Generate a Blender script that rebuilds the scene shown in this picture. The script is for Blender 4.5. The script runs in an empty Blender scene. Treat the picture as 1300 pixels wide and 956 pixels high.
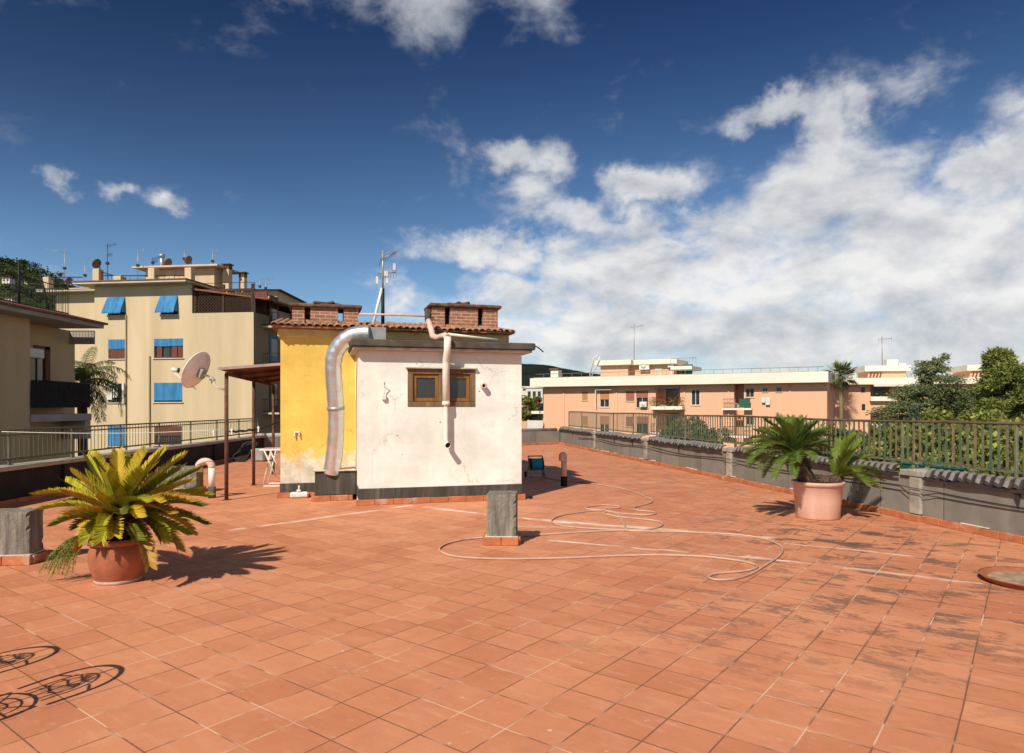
import bpy, math, random
import numpy as np
from mathutils import Vector, Matrix
random.seed(7); rng = np.random.default_rng(7)
SC = bpy.context.scene
COL = SC.collection
PI = math.pi
R = math.radians
CAMZ = 1.75; F = 867.0; CX = 650.0; HY = 516.0

# ---------------------------------------------------------------- camera measures (used to read distances off the photograph)
def G(px, py):
    d = F*CAMZ/(py-HY)
    return Vector(((px-CX)/F*d, d, 0))
def P(px, py, d):
    return Vector(((px-CX)/F*d, d, CAMZ+(HY-py)/F*d))

# ---------------------------------------------------------------- mesh builder
class MB:
    def __init__(s):
        s.v = []; s.f = []; s.smooth = []; s.mi = []
        s.m = 0
    def add(s, vs, fs, smooth=False):
        b = len(s.v)
        s.v.extend([tuple(x) for x in vs])
        for f in fs:
            s.f.append(tuple(b+i for i in f)); s.smooth.append(smooth); s.mi.append(s.m)
        return s
    def box(s, x0, x1, y0, y1, z0, z1, M=None, bev=0.0):
        if bev <= 0:
            vs = [Vector(p) for p in ((x0,y0,z0),(x1,y0,z0),(x1,y1,z0),(x0,y1,z0),(x0,y0,z1),(x1,y0,z1),(x1,y1,z1),(x0,y1,z1))]
            fs = [(0,3,2,1),(4,5,6,7),(0,1,5,4),(1,2,6,5),(2,3,7,6),(3,0,4,7)]
        else:
            b = bev
            vs = []; fs = []
            for z, i in ((z0,b),(z0+b,0),(z1-b,0),(z1,b)):
                x0_, x1_, y0_, y1_ = x0+i, x1-i, y0+i, y1-i
                c = b if i == 0 else b*.4
                vs += [Vector(q) for q in ((x0_+c,y0_,z),(x1_-c,y0_,z),(x1_,y0_+c,z),(x1_,y1_-c,z),(x1_-c,y1_,z),(x0_+c,y1_,z),(x0_,y1_-c,z),(x0_,y0_+c,z))]
            fs.append(tuple(range(7,-1,-1))); fs.append(tuple(range(24,32)))
            for k in range(3):
                for j in range(8):
                    a = k*8+j; a2 = k*8+(j+1)%8
                    fs.append((a, a2, a2+8, a+8))
        if M is not None: vs = [M @ v for v in vs]
        return s.add(vs, fs)
    def bar(s, a, b, w, h=None, up=(0,0,1)):
        a = Vector(a); b = Vector(b); h = h or w
        t = (b-a).normalized(); u = Vector(up)
        if abs(t.dot(u)) > .98: u = Vector((0,1,0))
        sx = t.cross(u).normalized()*w/2; sy = sx.normalized().cross(t).normalized()*h/2
        vs = [a-sx-sy, a+sx-sy, a+sx+sy, a-sx+sy, b-sx-sy, b+sx-sy, b+sx+sy, b-sx+sy]
        return s.add(vs, [(0,3,2,1),(4,5,6,7),(0,1,5,4),(1,2,6,5),(2,3,7,6),(3,0,4,7)])
    def tube(s, pts, r, n=10, caps=True, smooth=True):
        pts = [Vector(p) for p in pts]; N = len(pts)
        rs = r if isinstance(r, (list, tuple)) else [r]*N
        vs = []; prev = None
        for i, p in enumerate(pts):
            t = (pts[min(i+1,N-1)]-pts[max(i-1,0)])
            if t.length < 1e-9: t = Vector((0,0,1))
            t.normalize()
            if prev is None:
                u = Vector((0,0,1)) if abs(t.z) < .9 else Vector((1,0,0))
                u = (u - t*u.dot(t)).normalized()
            else:
                u = prev - t*prev.dot(t)
                u = u.normalized() if u.length > 1e-6 else Vector((1,0,0))
            prev = u; w = t.cross(u)
            for k in range(n):
                a = 2*PI*k/n
                vs.append(p + (u*math.cos(a)+w*math.sin(a))*rs[i])
        fs = []
        for i in range(N-1):
            for k in range(n):
                a = i*n+k; b = i*n+(k+1)%n
                fs.append((a, b, b+n, a+n))
        s.add(vs, fs, smooth)
        if caps:
            b = len(s.v)-len(vs)
            s.f.append(tuple(b+k for k in range(n-1,-1,-1))); s.smooth.append(False); s.mi.append(s.m)
            s.f.append(tuple(b+(N-1)*n+k for k in range(n))); s.smooth.append(False); s.mi.append(s.m)
        return s
    def lathe(s, prof, n=32, c=(0,0,0), M=None, smooth=True):
        c = Vector(c); vs = []; fs = []
        for r, z in prof:
            for k in range(n):
                a = 2*PI*k/n
                v = Vector((r*math.cos(a), r*math.sin(a), z))
                if M is not None: v = M @ v
                vs.append(c+v)
        for i in range(len(prof)-1):
            for k in range(n):
                a = i*n+k; b = i*n+(k+1)%n
                fs.append((a, b, b+n, a+n))
        return s.add(vs, fs, smooth)
    def prism(s, poly, z0, z1):
        n = len(poly)
        vs = [(x,y,z0) for x, y in poly]+[(x,y,z1) for x, y in poly]
        fs = [tuple(range(n-1,-1,-1)), tuple(range(n,2*n))]+[(i,(i+1)%n,(i+1)%n+n,i+n) for i in range(n)]
        return s.add(vs, fs)
    def quad(s, a, b, c, d): return s.add([a,b,c,d], [(0,1,2,3)])
    def build(s, name, mat, parent=None, loc=None, rotz=0):
        me = bpy.data.meshes.new(name)
        me.from_pydata(s.v, [], s.f)
        mats = mat if isinstance(mat, (list, tuple)) else [mat]
        for m in mats: me.materials.append(m)
        me.polygons.foreach_set('use_smooth', s.smooth)
        if len(mats) > 1: me.polygons.foreach_set('material_index', s.mi)
        me.update()
        o = bpy.data.objects.new(name, me); COL.objects.link(o)
        if parent is not None: o.parent = parent
        if loc is not None: o.location = loc; o.rotation_euler.z = rotz
        return o

def tag(o, label=None, cat=None, group=None, kind=None):
    if label: o['label'] = label
    if cat: o['category'] = cat
    if group: o['group'] = group
    if kind: o['kind'] = kind
    return o
def empty(name, loc, rotz, label, cat, group=None):
    o = bpy.data.objects.new(name, None); COL.objects.link(o)
    o.location = loc; o.rotation_euler.z = rotz; o.empty_display_size = .2
    return tag(o, label, cat, group)
def dup(root, loc, rotz, label=None, scale=None):
    r = root.copy(); COL.objects.link(r); r.location = loc; r.rotation_euler.z = rotz
    if label: r['label'] = label
    if scale: r.scale = (scale,)*3
    for ch in list(root.children):
        c = ch.copy(); COL.objects.link(c); c.parent = r
        for g in ch.children:
            d = g.copy(); COL.objects.link(d); d.parent = c
    return r
def ffbuild(name, V, Fc, mat, parent=None, loc=None, smooth=False):
    """numpy quads -> mesh"""
    me = bpy.data.meshes.new(name)
    n = len(V); q = len(Fc)
    me.vertices.add(n); me.vertices.foreach_set('co', np.asarray(V, dtype=np.float32).ravel())
    me.loops.add(q*4); me.loops.foreach_set('vertex_index', np.asarray(Fc, dtype=np.int32).ravel())
    me.polygons.add(q); me.polygons.foreach_set('loop_start', np.arange(q, dtype=np.int32)*4)
    me.update(calc_edges=True); me.validate()
    me.materials.append(mat)
    o = bpy.data.objects.new(name, me); COL.objects.link(o)
    if parent is not None: o.parent = parent
    if loc is not None: o.location = loc
    return o

# ---------------------------------------------------------------- node helpers
class NT:
    def __init__(s, tree): s.t = tree; s.n = tree.nodes; s.l = tree.links
    def node(s, typ, **kw):
        n = s.n.new(typ)
        for k, v in kw.items(): setattr(n, k, v)
        return n
    def link(s, a, b): s.l.new(a, b)
    def val(s, sock, v):
        if isinstance(v, bpy.types.NodeSocket): s.l.new(v, sock)
        else: sock.default_value = v
    def math(s, op, a, b=None, c=None, clamp=False):
        n = s.node('ShaderNodeMath', operation=op, use_clamp=clamp)
        s.val(n.inputs[0], a)
        if b is not None: s.val(n.inputs[1], b)
        if c is not None: s.val(n.inputs[2], c)
        return n.outputs[0]
    def vec(s, op, a, b=None, scale=None):
        n = s.node('ShaderNodeVectorMath', operation=op)
        s.val(n.inputs[0], a)
        if b is not None: s.val(n.inputs[1], b)
        if scale is not None: s.val(n.inputs['Scale'], scale)
        return n.outputs['Value'] if op in ('DOT_PRODUCT','LENGTH','DISTANCE') else n.outputs[0]
    def noise(s, vec, scale, detail=4, rough=.55, dist=0, color=False):
        n = s.node('ShaderNodeTexNoise')
        if vec is not None: s.link(vec, n.inputs['Vector'])
        n.inputs['Scale'].default_value = scale; n.inputs['Detail'].default_value = detail
        n.inputs['Roughness'].default_value = rough; n.inputs['Distortion'].default_value = dist
        return n.outputs['Color'] if color else n.outputs['Fac']
    def smooth(s, v, a, b, lo=0., hi=1.):
        n = s.node('ShaderNodeMapRange', interpolation_type='SMOOTHSTEP')
        s.val(n.inputs[0], v); s.val(n.inputs[1], a); s.val(n.inputs[2], b)
        n.inputs[3].default_value = lo; n.inputs[4].default_value = hi
        return n.outputs[0]
    def mix(s, fac, a, b, blend='MIX'):
        n = s.node('ShaderNodeMix', data_type='RGBA', blend_type=blend)
        s.val(n.inputs[0], fac)
        for sock, v in ((n.inputs[6], a), (n.inputs[7], b)):
            s.val(sock, v if isinstance(v, bpy.types.NodeSocket) else tuple(v)[:3]+(1,))
        return n.outputs[2]
    def mapping(s, vec, scale=(1,1,1), rot=(0,0,0), loc=(0,0,0)):
        n = s.node('ShaderNodeMapping')
        s.link(vec, n.inputs[0]); n.inputs['Location'].default_value = loc
        n.inputs['Rotation'].default_value = rot; n.inputs['Scale'].default_value = scale
        return n.outputs[0]
    def sep(s, v):
        n = s.node('ShaderNodeSeparateXYZ'); s.link(v, n.inputs[0]); return n.outputs
    def comb(s, x, y, z=0.):
        n = s.node('ShaderNodeCombineXYZ'); s.val(n.inputs[0], x); s.val(n.inputs[1], y); s.val(n.inputs[2], z); return n.outputs[0]
def new_mat(name):
    m = bpy.data.materials.new(name); m.use_nodes = True
    t = NT(m.node_tree); b = t.n['Principled BSDF']
    b.inputs['Specular IOR Level'].default_value = .3
    return m, t, b
def obj_co(t): return t.node('ShaderNodeTexCoord').outputs['Object']
def bump(t, b, h, strength=.3, dist=.01):
    n = t.node('ShaderNodeBump'); n.inputs['Strength'].default_value = strength; n.inputs['Distance'].default_value = dist
    t.link(h, n.inputs['Height']); t.link(n.outputs[0], b.inputs['Normal'])
def c3(h):
    """sRGB hex -> linear"""
    out = []
    for i in (0,2,4):
        v = int(h[i:i+2],16)/255
        out.append(v/12.92 if v <= .04045 else ((v+.055)/1.055)**2.4)
    return tuple(out)
def simple(name, col, rough=.8, var=.25, scale=3., metal=0., bmp=.15, fine=40., dirt=None, streak=False, spec=.3):
    m, t, b = new_mat(name)
    co = obj_co(t)
    c = co
    if streak: c = t.mapping(co, scale=(1,1,.12))
    n1 = t.noise(c, scale, 6, .6)
    n2 = t.noise(co, fine, 3, .6)
    dark = tuple(x*(1-var) for x in col); light = tuple(min(1,x*(1+var*.6)) for x in col)
    cc = t.mix(t.smooth(n1,.3,.7), dark, light)
    cc = t.mix(t.smooth(n2,.3,.75,0,.35), cc, tuple(x*.75 for x in col))
    if dirt is not None:
        n3 = t.noise(c, scale*.7, 8, .65, .3)
        cc = t.mix(t.smooth(n3,.52,.72,0,.8), cc, dirt)
    t.link(cc, b.inputs['Base Color'])
    b.inputs['Roughness'].default_value = rough; b.inputs['Metallic'].default_value = metal
    b.inputs['Specular IOR Level'].default_value = spec
    if bmp: bump(t, b, n2, bmp, .01)
    return m
def leafmat(name, cols, rough=.55, trans=.3, scale=.6):
    m, t, b = new_mat(name)
    g = t.node('ShaderNodeNewGeometry')
    ramp = t.node('ShaderNodeValToRGB')
    el = ramp.color_ramp.elements
    n = len(cols)
    for i, c in enumerate(cols):
        e = el[i] if i < 2 else el.new(i/(n-1))
        e.position = i/(n-1); e.color = tuple(c)+(1,)
    n1 = t.noise(obj_co(t), scale, 3)
    v = t.math('ADD', t.math('MULTIPLY', g.outputs['Random Per Island'], .6), t.math('MULTIPLY_ADD', n1, 1.4, -.5), clamp=True)
    t.link(v, ramp.inputs[0])
    t.link(ramp.outputs[0], b.inputs['Base Color']); b.inputs['Roughness'].default_value = rough
    b.inputs['Specular IOR Level'].default_value = .25
    tr = t.node('ShaderNodeBsdfTranslucent'); t.link(t.mix(.5, ramp.outputs[0], (.25,.3,.03)), tr.inputs[0])
    mx = t.node('ShaderNodeMixShader'); mx.inputs[0].default_value = trans
    t.link(b.outputs[0], mx.inputs[1]); t.link(tr.outputs[0], mx.inputs[2])
    t.link(mx.outputs[0], t.n['Material Output'].inputs[0])
    return m

# ---------------------------------------------------------------- materials
M = {}
TILE_ROT = R(37.3)
def floor_mat():
    m, t, b = new_mat('terracotta tiles')
    co = obj_co(t)
    warp = t.vec('SUBTRACT', t.noise(co, .9, 2, color=True), (.5,.5,.5))
    tc = t.mapping(t.vec('ADD', co, t.vec('SCALE', warp, scale=.012)), rot=(0,0,TILE_ROT))
    br = t.node('ShaderNodeTexBrick'); br.offset = 0; br.squash = 1
    t.link(tc, br.inputs['Vector'])
    br.inputs['Scale'].default_value = 1; br.inputs['Brick Width'].default_value = .325; br.inputs['Row Height'].default_value = .325
    br.inputs['Mortar Size'].default_value = .0050; br.inputs['Mortar Smooth'].default_value = .25; br.inputs['Bias'].default_value = 0
    br.inputs['Color1'].default_value = (0,0,0,1); br.inputs['Color2'].default_value = (1,1,1,1); br.inputs['Mortar'].default_value = (.5,.5,.5,1)
    mort = br.outputs['Fac']
    tr = t.sep(br.outputs['Color'])[0]
    base = t.mix(tr, (.500,.170,.078), (.650,.255,.125))
    n1 = t.noise(co, .55, 5, .6)
    base = t.mix(t.smooth(n1,.35,.7,0,.55), base, (.71,.315,.165))
    n2 = t.noise(co, 7, 6, .65)
    base = t.mix(t.smooth(n2,.45,.75,0,.40), base, (.54,.185,.088))
    n5 = t.noise(t.mapping(tc, scale=(1.2,6,1)), 2.2, 5, .6)
    base = t.mix(t.smooth(n5,.5,.75,0,.35), base, (.76,.40,.25))
    # grout: dark in most joints, pale mortar in places
    g = t.noise(co, 1.7, 3, .6)
    gout = t.mix(t.smooth(g,.48,.6), (.20,.088,.048), (.76,.48,.31))
    # faded far rows
    x, y, z = t.sep(co)
    # blackened algae stains towards the right hand planter
    st = t.noise(t.mapping(tc, scale=(1.,1.9,1)), 1.9, 9, .74, .25)
    def region(cx, cy, rx, ry):
        q = t.vec('MULTIPLY', t.vec('SUBTRACT', co, (cx,cy,0)), (1/rx,1/ry,0))
        return t.math('POWER', 2.718, t.math('MULTIPLY', t.vec('DOT_PRODUCT', q, q), -1.))
    reg = t.math('ADD', region(4.6,8.9,2.2,1.9), t.math('MULTIPLY', region(3.2,5.7,2.4,1.6), .72), clamp=True)
    reg = t.math('ADD', reg, t.math('MULTIPLY', region(4.2,18,3,8), .48), clamp=True)
    # stains follow single tiles: per-tile offset
    stt = t.math('ADD', t.math('ADD', st, t.math('MULTIPLY', tr, .12)), t.math('MULTIPLY_ADD', t.noise(co, 22, 5, .7), .22, -.11))
    sm = t.math('MULTIPLY', t.smooth(stt, .565, .665), reg)
    base = t.mix(t.math('MULTIPLY', sm, .92), base, (.105,.068,.052))
    sm2 = t.smooth(t.noise(co, .8, 7, .7), .60, .78, 0, .18)
    base = t.mix(sm2, base, (.16,.075,.05))
    b3 = t.node('ShaderNodeTexBrick'); b3.offset = 0; t.link(tc, b3.inputs['Vector'])
    b3.inputs['Scale'].default_value = 1; b3.inputs['Brick Width'].default_value = .325; b3.inputs['Row Height'].default_value = .325
    b3.inputs['Mortar Size'].default_value = .022; b3.inputs['Mortar Smooth'].default_value = 1.
    jn = t.math('MULTIPLY', b3.outputs['Fac'], t.smooth(t.noise(co, 3.1, 6, .7), .46, .62))
    base = t.mix(t.math('MULTIPLY', jn, t.math('MULTIPLY_ADD', reg, .85, .12)), base, (.17,.085,.055))
    gr = t.math('MULTIPLY', t.smooth(t.noise(co, 2.3, 8, .72, .5), .50, .70), .26)
    base = t.mix(gr, base, (.40,.150,.085))
    wr = t.smooth(t.noise(co, 14, 6, .7), .58, .74, 0, .55)
    base = t.mix(wr, base, (.78,.46,.31))
    cc = t.mix(t.math('MULTIPLY', mort, .9), base, gout)
    # lime streaks left by puddles
    def streak(a, b2, w, amt):
        nonlocal cc
        a = Vector((a.x,a.y,0)); b2 = Vector((b2.x,b2.y,0)); ba = b2-a
        wob = t.vec('SCALE', t.vec('SUBTRACT', t.noise(co, 1.6, 4, .6, color=True), (.5,.5,.5)), scale=.22)
        flat = t.vec('MULTIPLY', t.vec('ADD', co, wob), (1,1,0))
        pa = t.vec('SUBTRACT', flat, tuple(a))
        h = t.math('DIVIDE', t.vec('DOT_PRODUCT', pa, tuple(ba)), ba.dot(ba), clamp=True)
        d = t.vec('LENGTH', t.vec('SUBTRACT', pa, t.vec('SCALE', tuple(ba), scale=h)))
        k = t.smooth(d, w, w*.25)
        k = t.math('MULTIPLY', k, t.smooth(t.noise(co, 3, 4), .3, .62, 0, amt))
        cc = t.mix(k, cc, (.84,.66,.52))
    streak(G(300,672), G(520,642), .09, .8)
    streak(G(540,644), G(720,664), .10, .95)
    streak(G(690,660), G(980,683), .12, .9)
    streak(G(700,686), G(1000,712), .06, .9)
    streak(G(1000,690), G(1180,708), .035, .9)
    streak(G(950,706), G(1240,741), .07, .65)
    streak(G(660,668), G(790,672), .10, .6)
    # paint spots
    vo = t.node('ShaderNodeTexVoronoi'); t.link(co, vo.inputs['Vector']); vo.inputs['Scale'].default_value = 4.2
    sp = t.math('MULTIPLY', t.smooth(t.math('ADD', vo.outputs['Distance'], t.math('MULTIPLY', t.noise(co, 30, 2), .05)), .085, .065), t.smooth(t.sep(vo.outputs['Color'])[0], .62, .66))
    cc = t.mix(t.math('MULTIPLY', sp, .6), cc, (.80,.62,.50))
    t.link(cc, b.inputs['Base Color'])
    t.link(t.smooth(n2,.3,.7,.55,.85), b.inputs['Roughness'])
    h = t.math('SUBTRACT', t.math('MULTIPLY', n2, .25), mort)
    bump(t, b, h, .45, .004)
    return m
M['floor'] = floor_mat()
def wall_weathered(name, col, patch, grime, zlo, zhi, patch_thr=.5, top=None):
    """plaster: patch colour breaks through between zlo and zhi, grime below the eaves"""
    m, t, b = new_mat(name)
    co = obj_co(t); x, y, z = t.sep(co)
    n1 = t.noise(co, 1.3, 6, .6); n2 = t.noise(co, 5, 8, .68, .2); nf = t.noise(co, 45, 3)
    cc = t.mix(t.smooth(n1,.3,.7), tuple(c*.80 for c in col), tuple(min(1,c*1.06) for c in col))
    cc = t.mix(t.smooth(t.noise(co, 2.6, 9, .72, .6), .52, .70, 0, .5), cc, grime)
    cc = t.mix(t.smooth(t.noise(t.mapping(co, loc=(3.1,1,7)), 1.7, 8, .7, .4), .55, .72, 0, .45), cc, tuple(min(1,c*1.12+.03) for c in col))
    st = t.noise(t.mapping(co, scale=(1,1,.06)), 7, 5, .6)
    cc = t.mix(t.smooth(st,.55,.8,0,.4), cc, grime)
    zz = t.math('ADD', z, t.math('MULTIPLY_ADD', n2, 1.5, -.75))
    low = t.smooth(zz, zhi, zlo)
    cc = t.mix(t.math('MULTIPLY', low, t.smooth(n2, .30, .40)), cc, t.mix(t.smooth(t.noise(co, 4, 6, .65), .4, .65), patch, tuple(c*.72 for c in patch)))
    cc = t.mix(t.math('MULTIPLY', t.smooth(n2, .66, .74), .75), cc, patch)
    if top is not None:
        up = t.math('MULTIPLY', t.smooth(t.math('ADD', z, t.math('MULTIPLY', n1, .35)), top-.2, top+.35), .7)
        cc = t.mix(up, cc, grime)
    ck = t.node('ShaderNodeTexVoronoi', feature='DISTANCE_TO_EDGE'); ck.inputs['Scale'].default_value = .9
    t.link(t.vec('ADD', co, t.vec('SCALE', t.vec('SUBTRACT', t.noise(co, 3, 6, .65, color=True), (.5,.5,.5)), scale=.55)), ck.inputs['Vector'])
    cr = t.math('MULTIPLY', t.smooth(ck.outputs['Distance'], .012, .003), t.smooth(t.noise(co, 1.1, 3), .50, .60))
    cc = t.mix(t.math('MULTIPLY', cr, .5), cc, tuple(g*.5 for g in grime))
    run = t.math('MULTIPLY', t.smooth(t.noise(t.mapping(co, scale=(1,1,.035)), 11, 4, .6), .58, .74), t.smooth(z, 1.2, 2.9))
    cc = t.mix(t.math('MULTIPLY', run, .42), cc, tuple(g*.8 for g in grime))
    sp = t.node('ShaderNodeTexVoronoi'); t.link(co, sp.inputs['Vector']); sp.inputs['Scale'].default_value = 3.2
    k = t.math('MULTIPLY', t.smooth(sp.outputs['Distance'], .06, .03), t.smooth(t.sep(sp.outputs['Color'])[1], .72, .78))
    cc = t.mix(k, cc, (.09,.06,.045))
    t.link(cc, b.inputs['Base Color']); b.inputs['Roughness'].default_value = .9
    bump(t, b, t.math('ADD', t.math('MULTIPLY', n2, .8), t.math('MULTIPLY', nf, .3)), .35, .015)
    return m
M['yellow_plaster'] = wall_weathered('yellow plaster', (.88,.58,.125), (.78,.70,.56), (.68,.40,.09), .60, .92)
M['white_plaster'] = wall_weathered('white plaster', (.86,.855,.77), (.76,.68,.55), (.70,.62,.49), -.2, .25, top=2.7)
def band(name, a, b_, col2, sc=3.):
    return simple(name, a, .9, .3, sc, dirt=b_)
M['bitumen'] = simple('grey bitumen band', (.085,.072,.060), .9, .45, 7, dirt=(.17,.15,.125), streak=True)
M['black_bitumen'] = simple('black bitumen', (.022,.020,.020), .85, .4, 2, dirt=(.06,.05,.05))
M['kerb'] = simple('terracotta kerb', (.50,.165,.070), .75, .25, 5, dirt=(.62,.40,.28), bmp=.2)
M['mortar'] = simple('pale mortar', (.66,.56,.46), .95, .3, 9)
M['grey_block'] = simple('grey block', (.25,.225,.185), .95, .55, 14, bmp=1., fine=70, dirt=(.12,.11,.09), streak=True)
M['concrete'] = simple('concrete', (.42,.375,.31), .92, .3, 3, dirt=(.20,.18,.16), bmp=.3)
M['concrete_dark'] = simple('dark concrete', (.105,.085,.066), .92, .4, 4, dirt=(.07,.06,.055), bmp=.3)
M['soffit'] = simple('pale ledge', (.58,.50,.42), .9, .3, 4, dirt=(.30,.25,.2))
def slab_wall(name, col, joint, w, h, dirt):
    m, t, b = new_mat(name)
    co = obj_co(t); x, y, z = t.sep(co)
    n1 = t.noise(co, 1.6, 6, .62); nf = t.noise(co, 60, 3); n3 = t.noise(t.mapping(co, scale=(1,1,.15)), 4, 5)
    br = t.node('ShaderNodeTexBrick'); br.offset = 0
    t.link(t.comb(x, z), br.inputs['Vector'])
    br.inputs['Scale'].default_value = 1; br.inputs['Brick Width'].default_value = w; br.inputs['Row Height'].default_value = h
    br.inputs['Mortar Size'].default_value = .008; br.inputs['Color1'].default_value = tuple(c*.85 for c in col)+(1,)
    br.inputs['Color2'].default_value = tuple(c*1.12 for c in col)+(1,); br.inputs['Mortar'].default_value = joint+(1,)
    cc = t.mix(t.smooth(n1,.35,.7,0,.6), br.outputs['Color'], dirt)
    cc = t.mix(t.smooth(n3,.5,.75,0,.45), cc, tuple(c*1.35 for c in col))
    cc = t.mix(t.smooth(nf,.35,.7,0,.3), cc, dirt)
    t.link(cc, b.inputs['Base Color']); b.inputs['Roughness'].default_value = .9
    bump(t, b, t.math('SUBTRACT', nf, br.outputs['Fac']), .4, .01)
    return m
M['slab_wall'] = slab_wall('grey slate slabs', (.255,.235,.20), (.06,.052,.043), 1.3, 5., (.155,.14,.118))
M['dark_sheet'] = simple('dark corrugated sheet', (.20,.18,.16), .85, .3, 8, dirt=(.10,.085,.07))
M['lip'] = simple('bitumen lip and trough shade', (.040,.033,.030), .8, .3, 5, dirt=(.09,.065,.05))
M['green_paint'] = simple('weathered green paint', (.18,.178,.115), .65, .4, 6, dirt=(.33,.24,.15), fine=30)
def bars_mat():
    m, t, b = new_mat('flaking green bars')
    co = obj_co(t); g = t.node('ShaderNodeNewGeometry').outputs['Random Per Island']
    n = t.noise(co, 7, 6, .68); v = t.math('ADD', t.math('MULTIPLY', g, .55), t.math('MULTIPLY_ADD', n, 1.3, -.42), clamp=True)
    r = t.node('ShaderNodeValToRGB'); e = r.color_ramp.elements
    e[0].position = 0; e[0].color = (.062,.125,.090,1); e[1].position = 1; e[1].color = (.30,.27,.19,1)
    for p, c in ((.35,(.10,.145,.092)),(.55,(.155,.155,.10)),(.75,(.22,.145,.09))):
        q = e.new(p); q.color = c+(1,)
    t.link(v, r.inputs[0]); t.link(r.outputs[0], b.inputs['Base Color']); b.inputs['Roughness'].default_value = .7
    bump(t, b, n, .3, .01)
    return m
M['bars'] = bars_mat()
M['rail_rust'] = simple('rusty green rail', (.13,.095,.06), .7, .4, 5, dirt=(.22,.12,.06))
M['left_fence'] = simple('dark green fence paint', (.13,.13,.085), .6, .3, 6, dirt=(.15,.12,.07))
M['rust_post'] = simple('rusty post', (.135,.062,.040), .8, .35, 9, dirt=(.22,.13,.09))
M['red_sheet'] = simple('red painted sheet', (.13,.032,.024), .7, .3, 3, dirt=(.2,.08,.05))
M['pale_edge'] = simple('pale sheet edge', (.62,.48,.42), .7, .2, 4)
M['white_paint'] = simple('white paint', (.78,.75,.70), .5, .12, 6, dirt=(.55,.46,.38))
M['pvc_pink'] = simple('faded pink pipe', (.78,.52,.42), .6, .2, 8, dirt=(.58,.32,.22))
M['pvc_cream'] = simple('cream pipe', (.86,.79,.68), .5, .12, 6, dirt=(.72,.56,.42))
M['hole'] = simple('dark bore', (.02,.018,.016), .95, .2, 5, bmp=0)
M['duct'] = simple('dull aluminium foil', (.80,.79,.77), .30, .12, 5, metal=.8, bmp=.45, fine=16, dirt=(.62,.57,.50))
M['metal_grey'] = simple('grey metal box', (.36,.36,.33), .55, .2, 3, metal=.2, dirt=(.25,.22,.19))
M['wood'] = simple('varnished wood', (.30,.135,.030), .5, .35, 12, dirt=(.12,.06,.025), streak=True)
M['wood_old'] = simple('weathered wood frame', (.20,.125,.065), .8, .4, 10, dirt=(.36,.27,.16), streak=True)
M['brown'] = simple('brown lattice', (.075,.040,.024), .8, .3, 5)
def glass_mat():
    m, t, b = new_mat('dark window glass')
    n1 = t.noise(obj_co(t), 2.5, 4)
    t.link(t.mix(n1, (.012,.014,.016), (.06,.06,.058)), b.inputs['Base Color'])
    b.inputs['Roughness'].default_value = .12; b.inputs['Specular IOR Level'].default_value = .6
    return m
M['glass'] = glass_mat()
def brick_mat():
    m, t, b = new_mat('old red brick')
    co = obj_co(t); x, y, z = t.sep(co)
    br = t.node('ShaderNodeTexBrick'); t.link(t.comb(t.math('ADD', x, y), z), br.inputs['Vector'])
    br.inputs['Scale'].default_value = 1; br.inputs['Brick Width'].default_value = .21; br.inputs['Row Height'].default_value = .066; br.inputs['Mortar Size'].default_value = .008
    br.inputs['Color1'].default_value = (.42,.18,.10,1); br.inputs['Color2'].default_value = (.27,.11,.065,1); br.inputs['Mortar'].default_value = (.52,.38,.28,1)
    n = t.noise(co, 6, 6, .7)
    cc = t.mix(t.smooth(n,.48,.70,0,.6), br.outputs['Color'], (.15,.09,.06))
    t.link(cc, b.inputs['Base Color']); b.inputs['Roughness'].default_value = .95
    bump(t, b, t.math('SUBTRACT', n, br.outputs['Fac']), .5, .01)
    return m
M['brick'] = brick_mat()
M['cap_dark'] = simple('sooty slab', (.15,.085,.055), .95, .45, 9, dirt=(.34,.19,.11), bmp=.5)
M['rooftile'] = simple('old roof tile', (.44,.215,.12), .9, .4, 9, dirt=(.24,.15,.10), bmp=.3)
M['terracotta'] = simple('terracotta pot', (.40,.135,.068), .75, .3, 4, dirt=(.27,.085,.045), fine=30)
M['pot_pink'] = simple('pale plastic pot', (.70,.42,.31), .6, .14, 3, dirt=(.62,.35,.26), streak=True)
M['soil'] = simple('soil', (.045,.030,.020), 1, .4, 20, bmp=.8)
M['trunk'] = simple('sago trunk', (.085,.052,.032), 1, .4, 25, bmp=1, dirt=(.035,.022,.015))
M['bark'] = simple('bark', (.12,.085,.06), 1, .4, 8, bmp=.8, dirt=(.06,.04,.03))
M['teal'] = simple('teal plastic', (.01,.33,.44), .45, .2, 4)
M['teal_dull'] = simple('dull teal plastic', (.015,.10,.095), .6, .3, 4, dirt=(.04,.07,.06))
M['black_plastic'] = simple('black plastic', (.02,.02,.022), .5, .2, 5)
M['hose'] = simple('dusty pink hose', (.58,.38,.28), .6, .2, 3, dirt=(.40,.22,.16), bmp=.1)
M['iron'] = simple('black iron', (.018,.017,.017), .6, .2, 8)
M['steel'] = simple('galvanised steel', (.42,.42,.41), .45, .2, 6, metal=.5)
M['dish'] = simple('dish back', (.90,.88,.85), .6, .15, 4)
M['dish_rust'] = simple('brown dish', (.20,.115,.09), .7, .2, 4)
M['yb_wall'] = simple('ochre render', (.66,.515,.325), .95, .16, .5, bmp=.05, dirt=(.54,.41,.245), streak=True)
M['yb_side'] = simple('ochre render darkened for shade', (.30,.23,.14), .95, .12, .3)  # ochre render darkened to carry the side's shade; downpipes share it
M['yb_trim'] = simple('cream trim', (.62,.52,.38), .9, .12, 1)
M['yb_roof'] = simple('roof edge tiles', (.25,.105,.065), .9, .3, 3)
M['beige_wall'] = simple('beige render', (.60,.43,.24), .95, .12, .5, dirt=(.52,.36,.18), streak=True)
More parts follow.
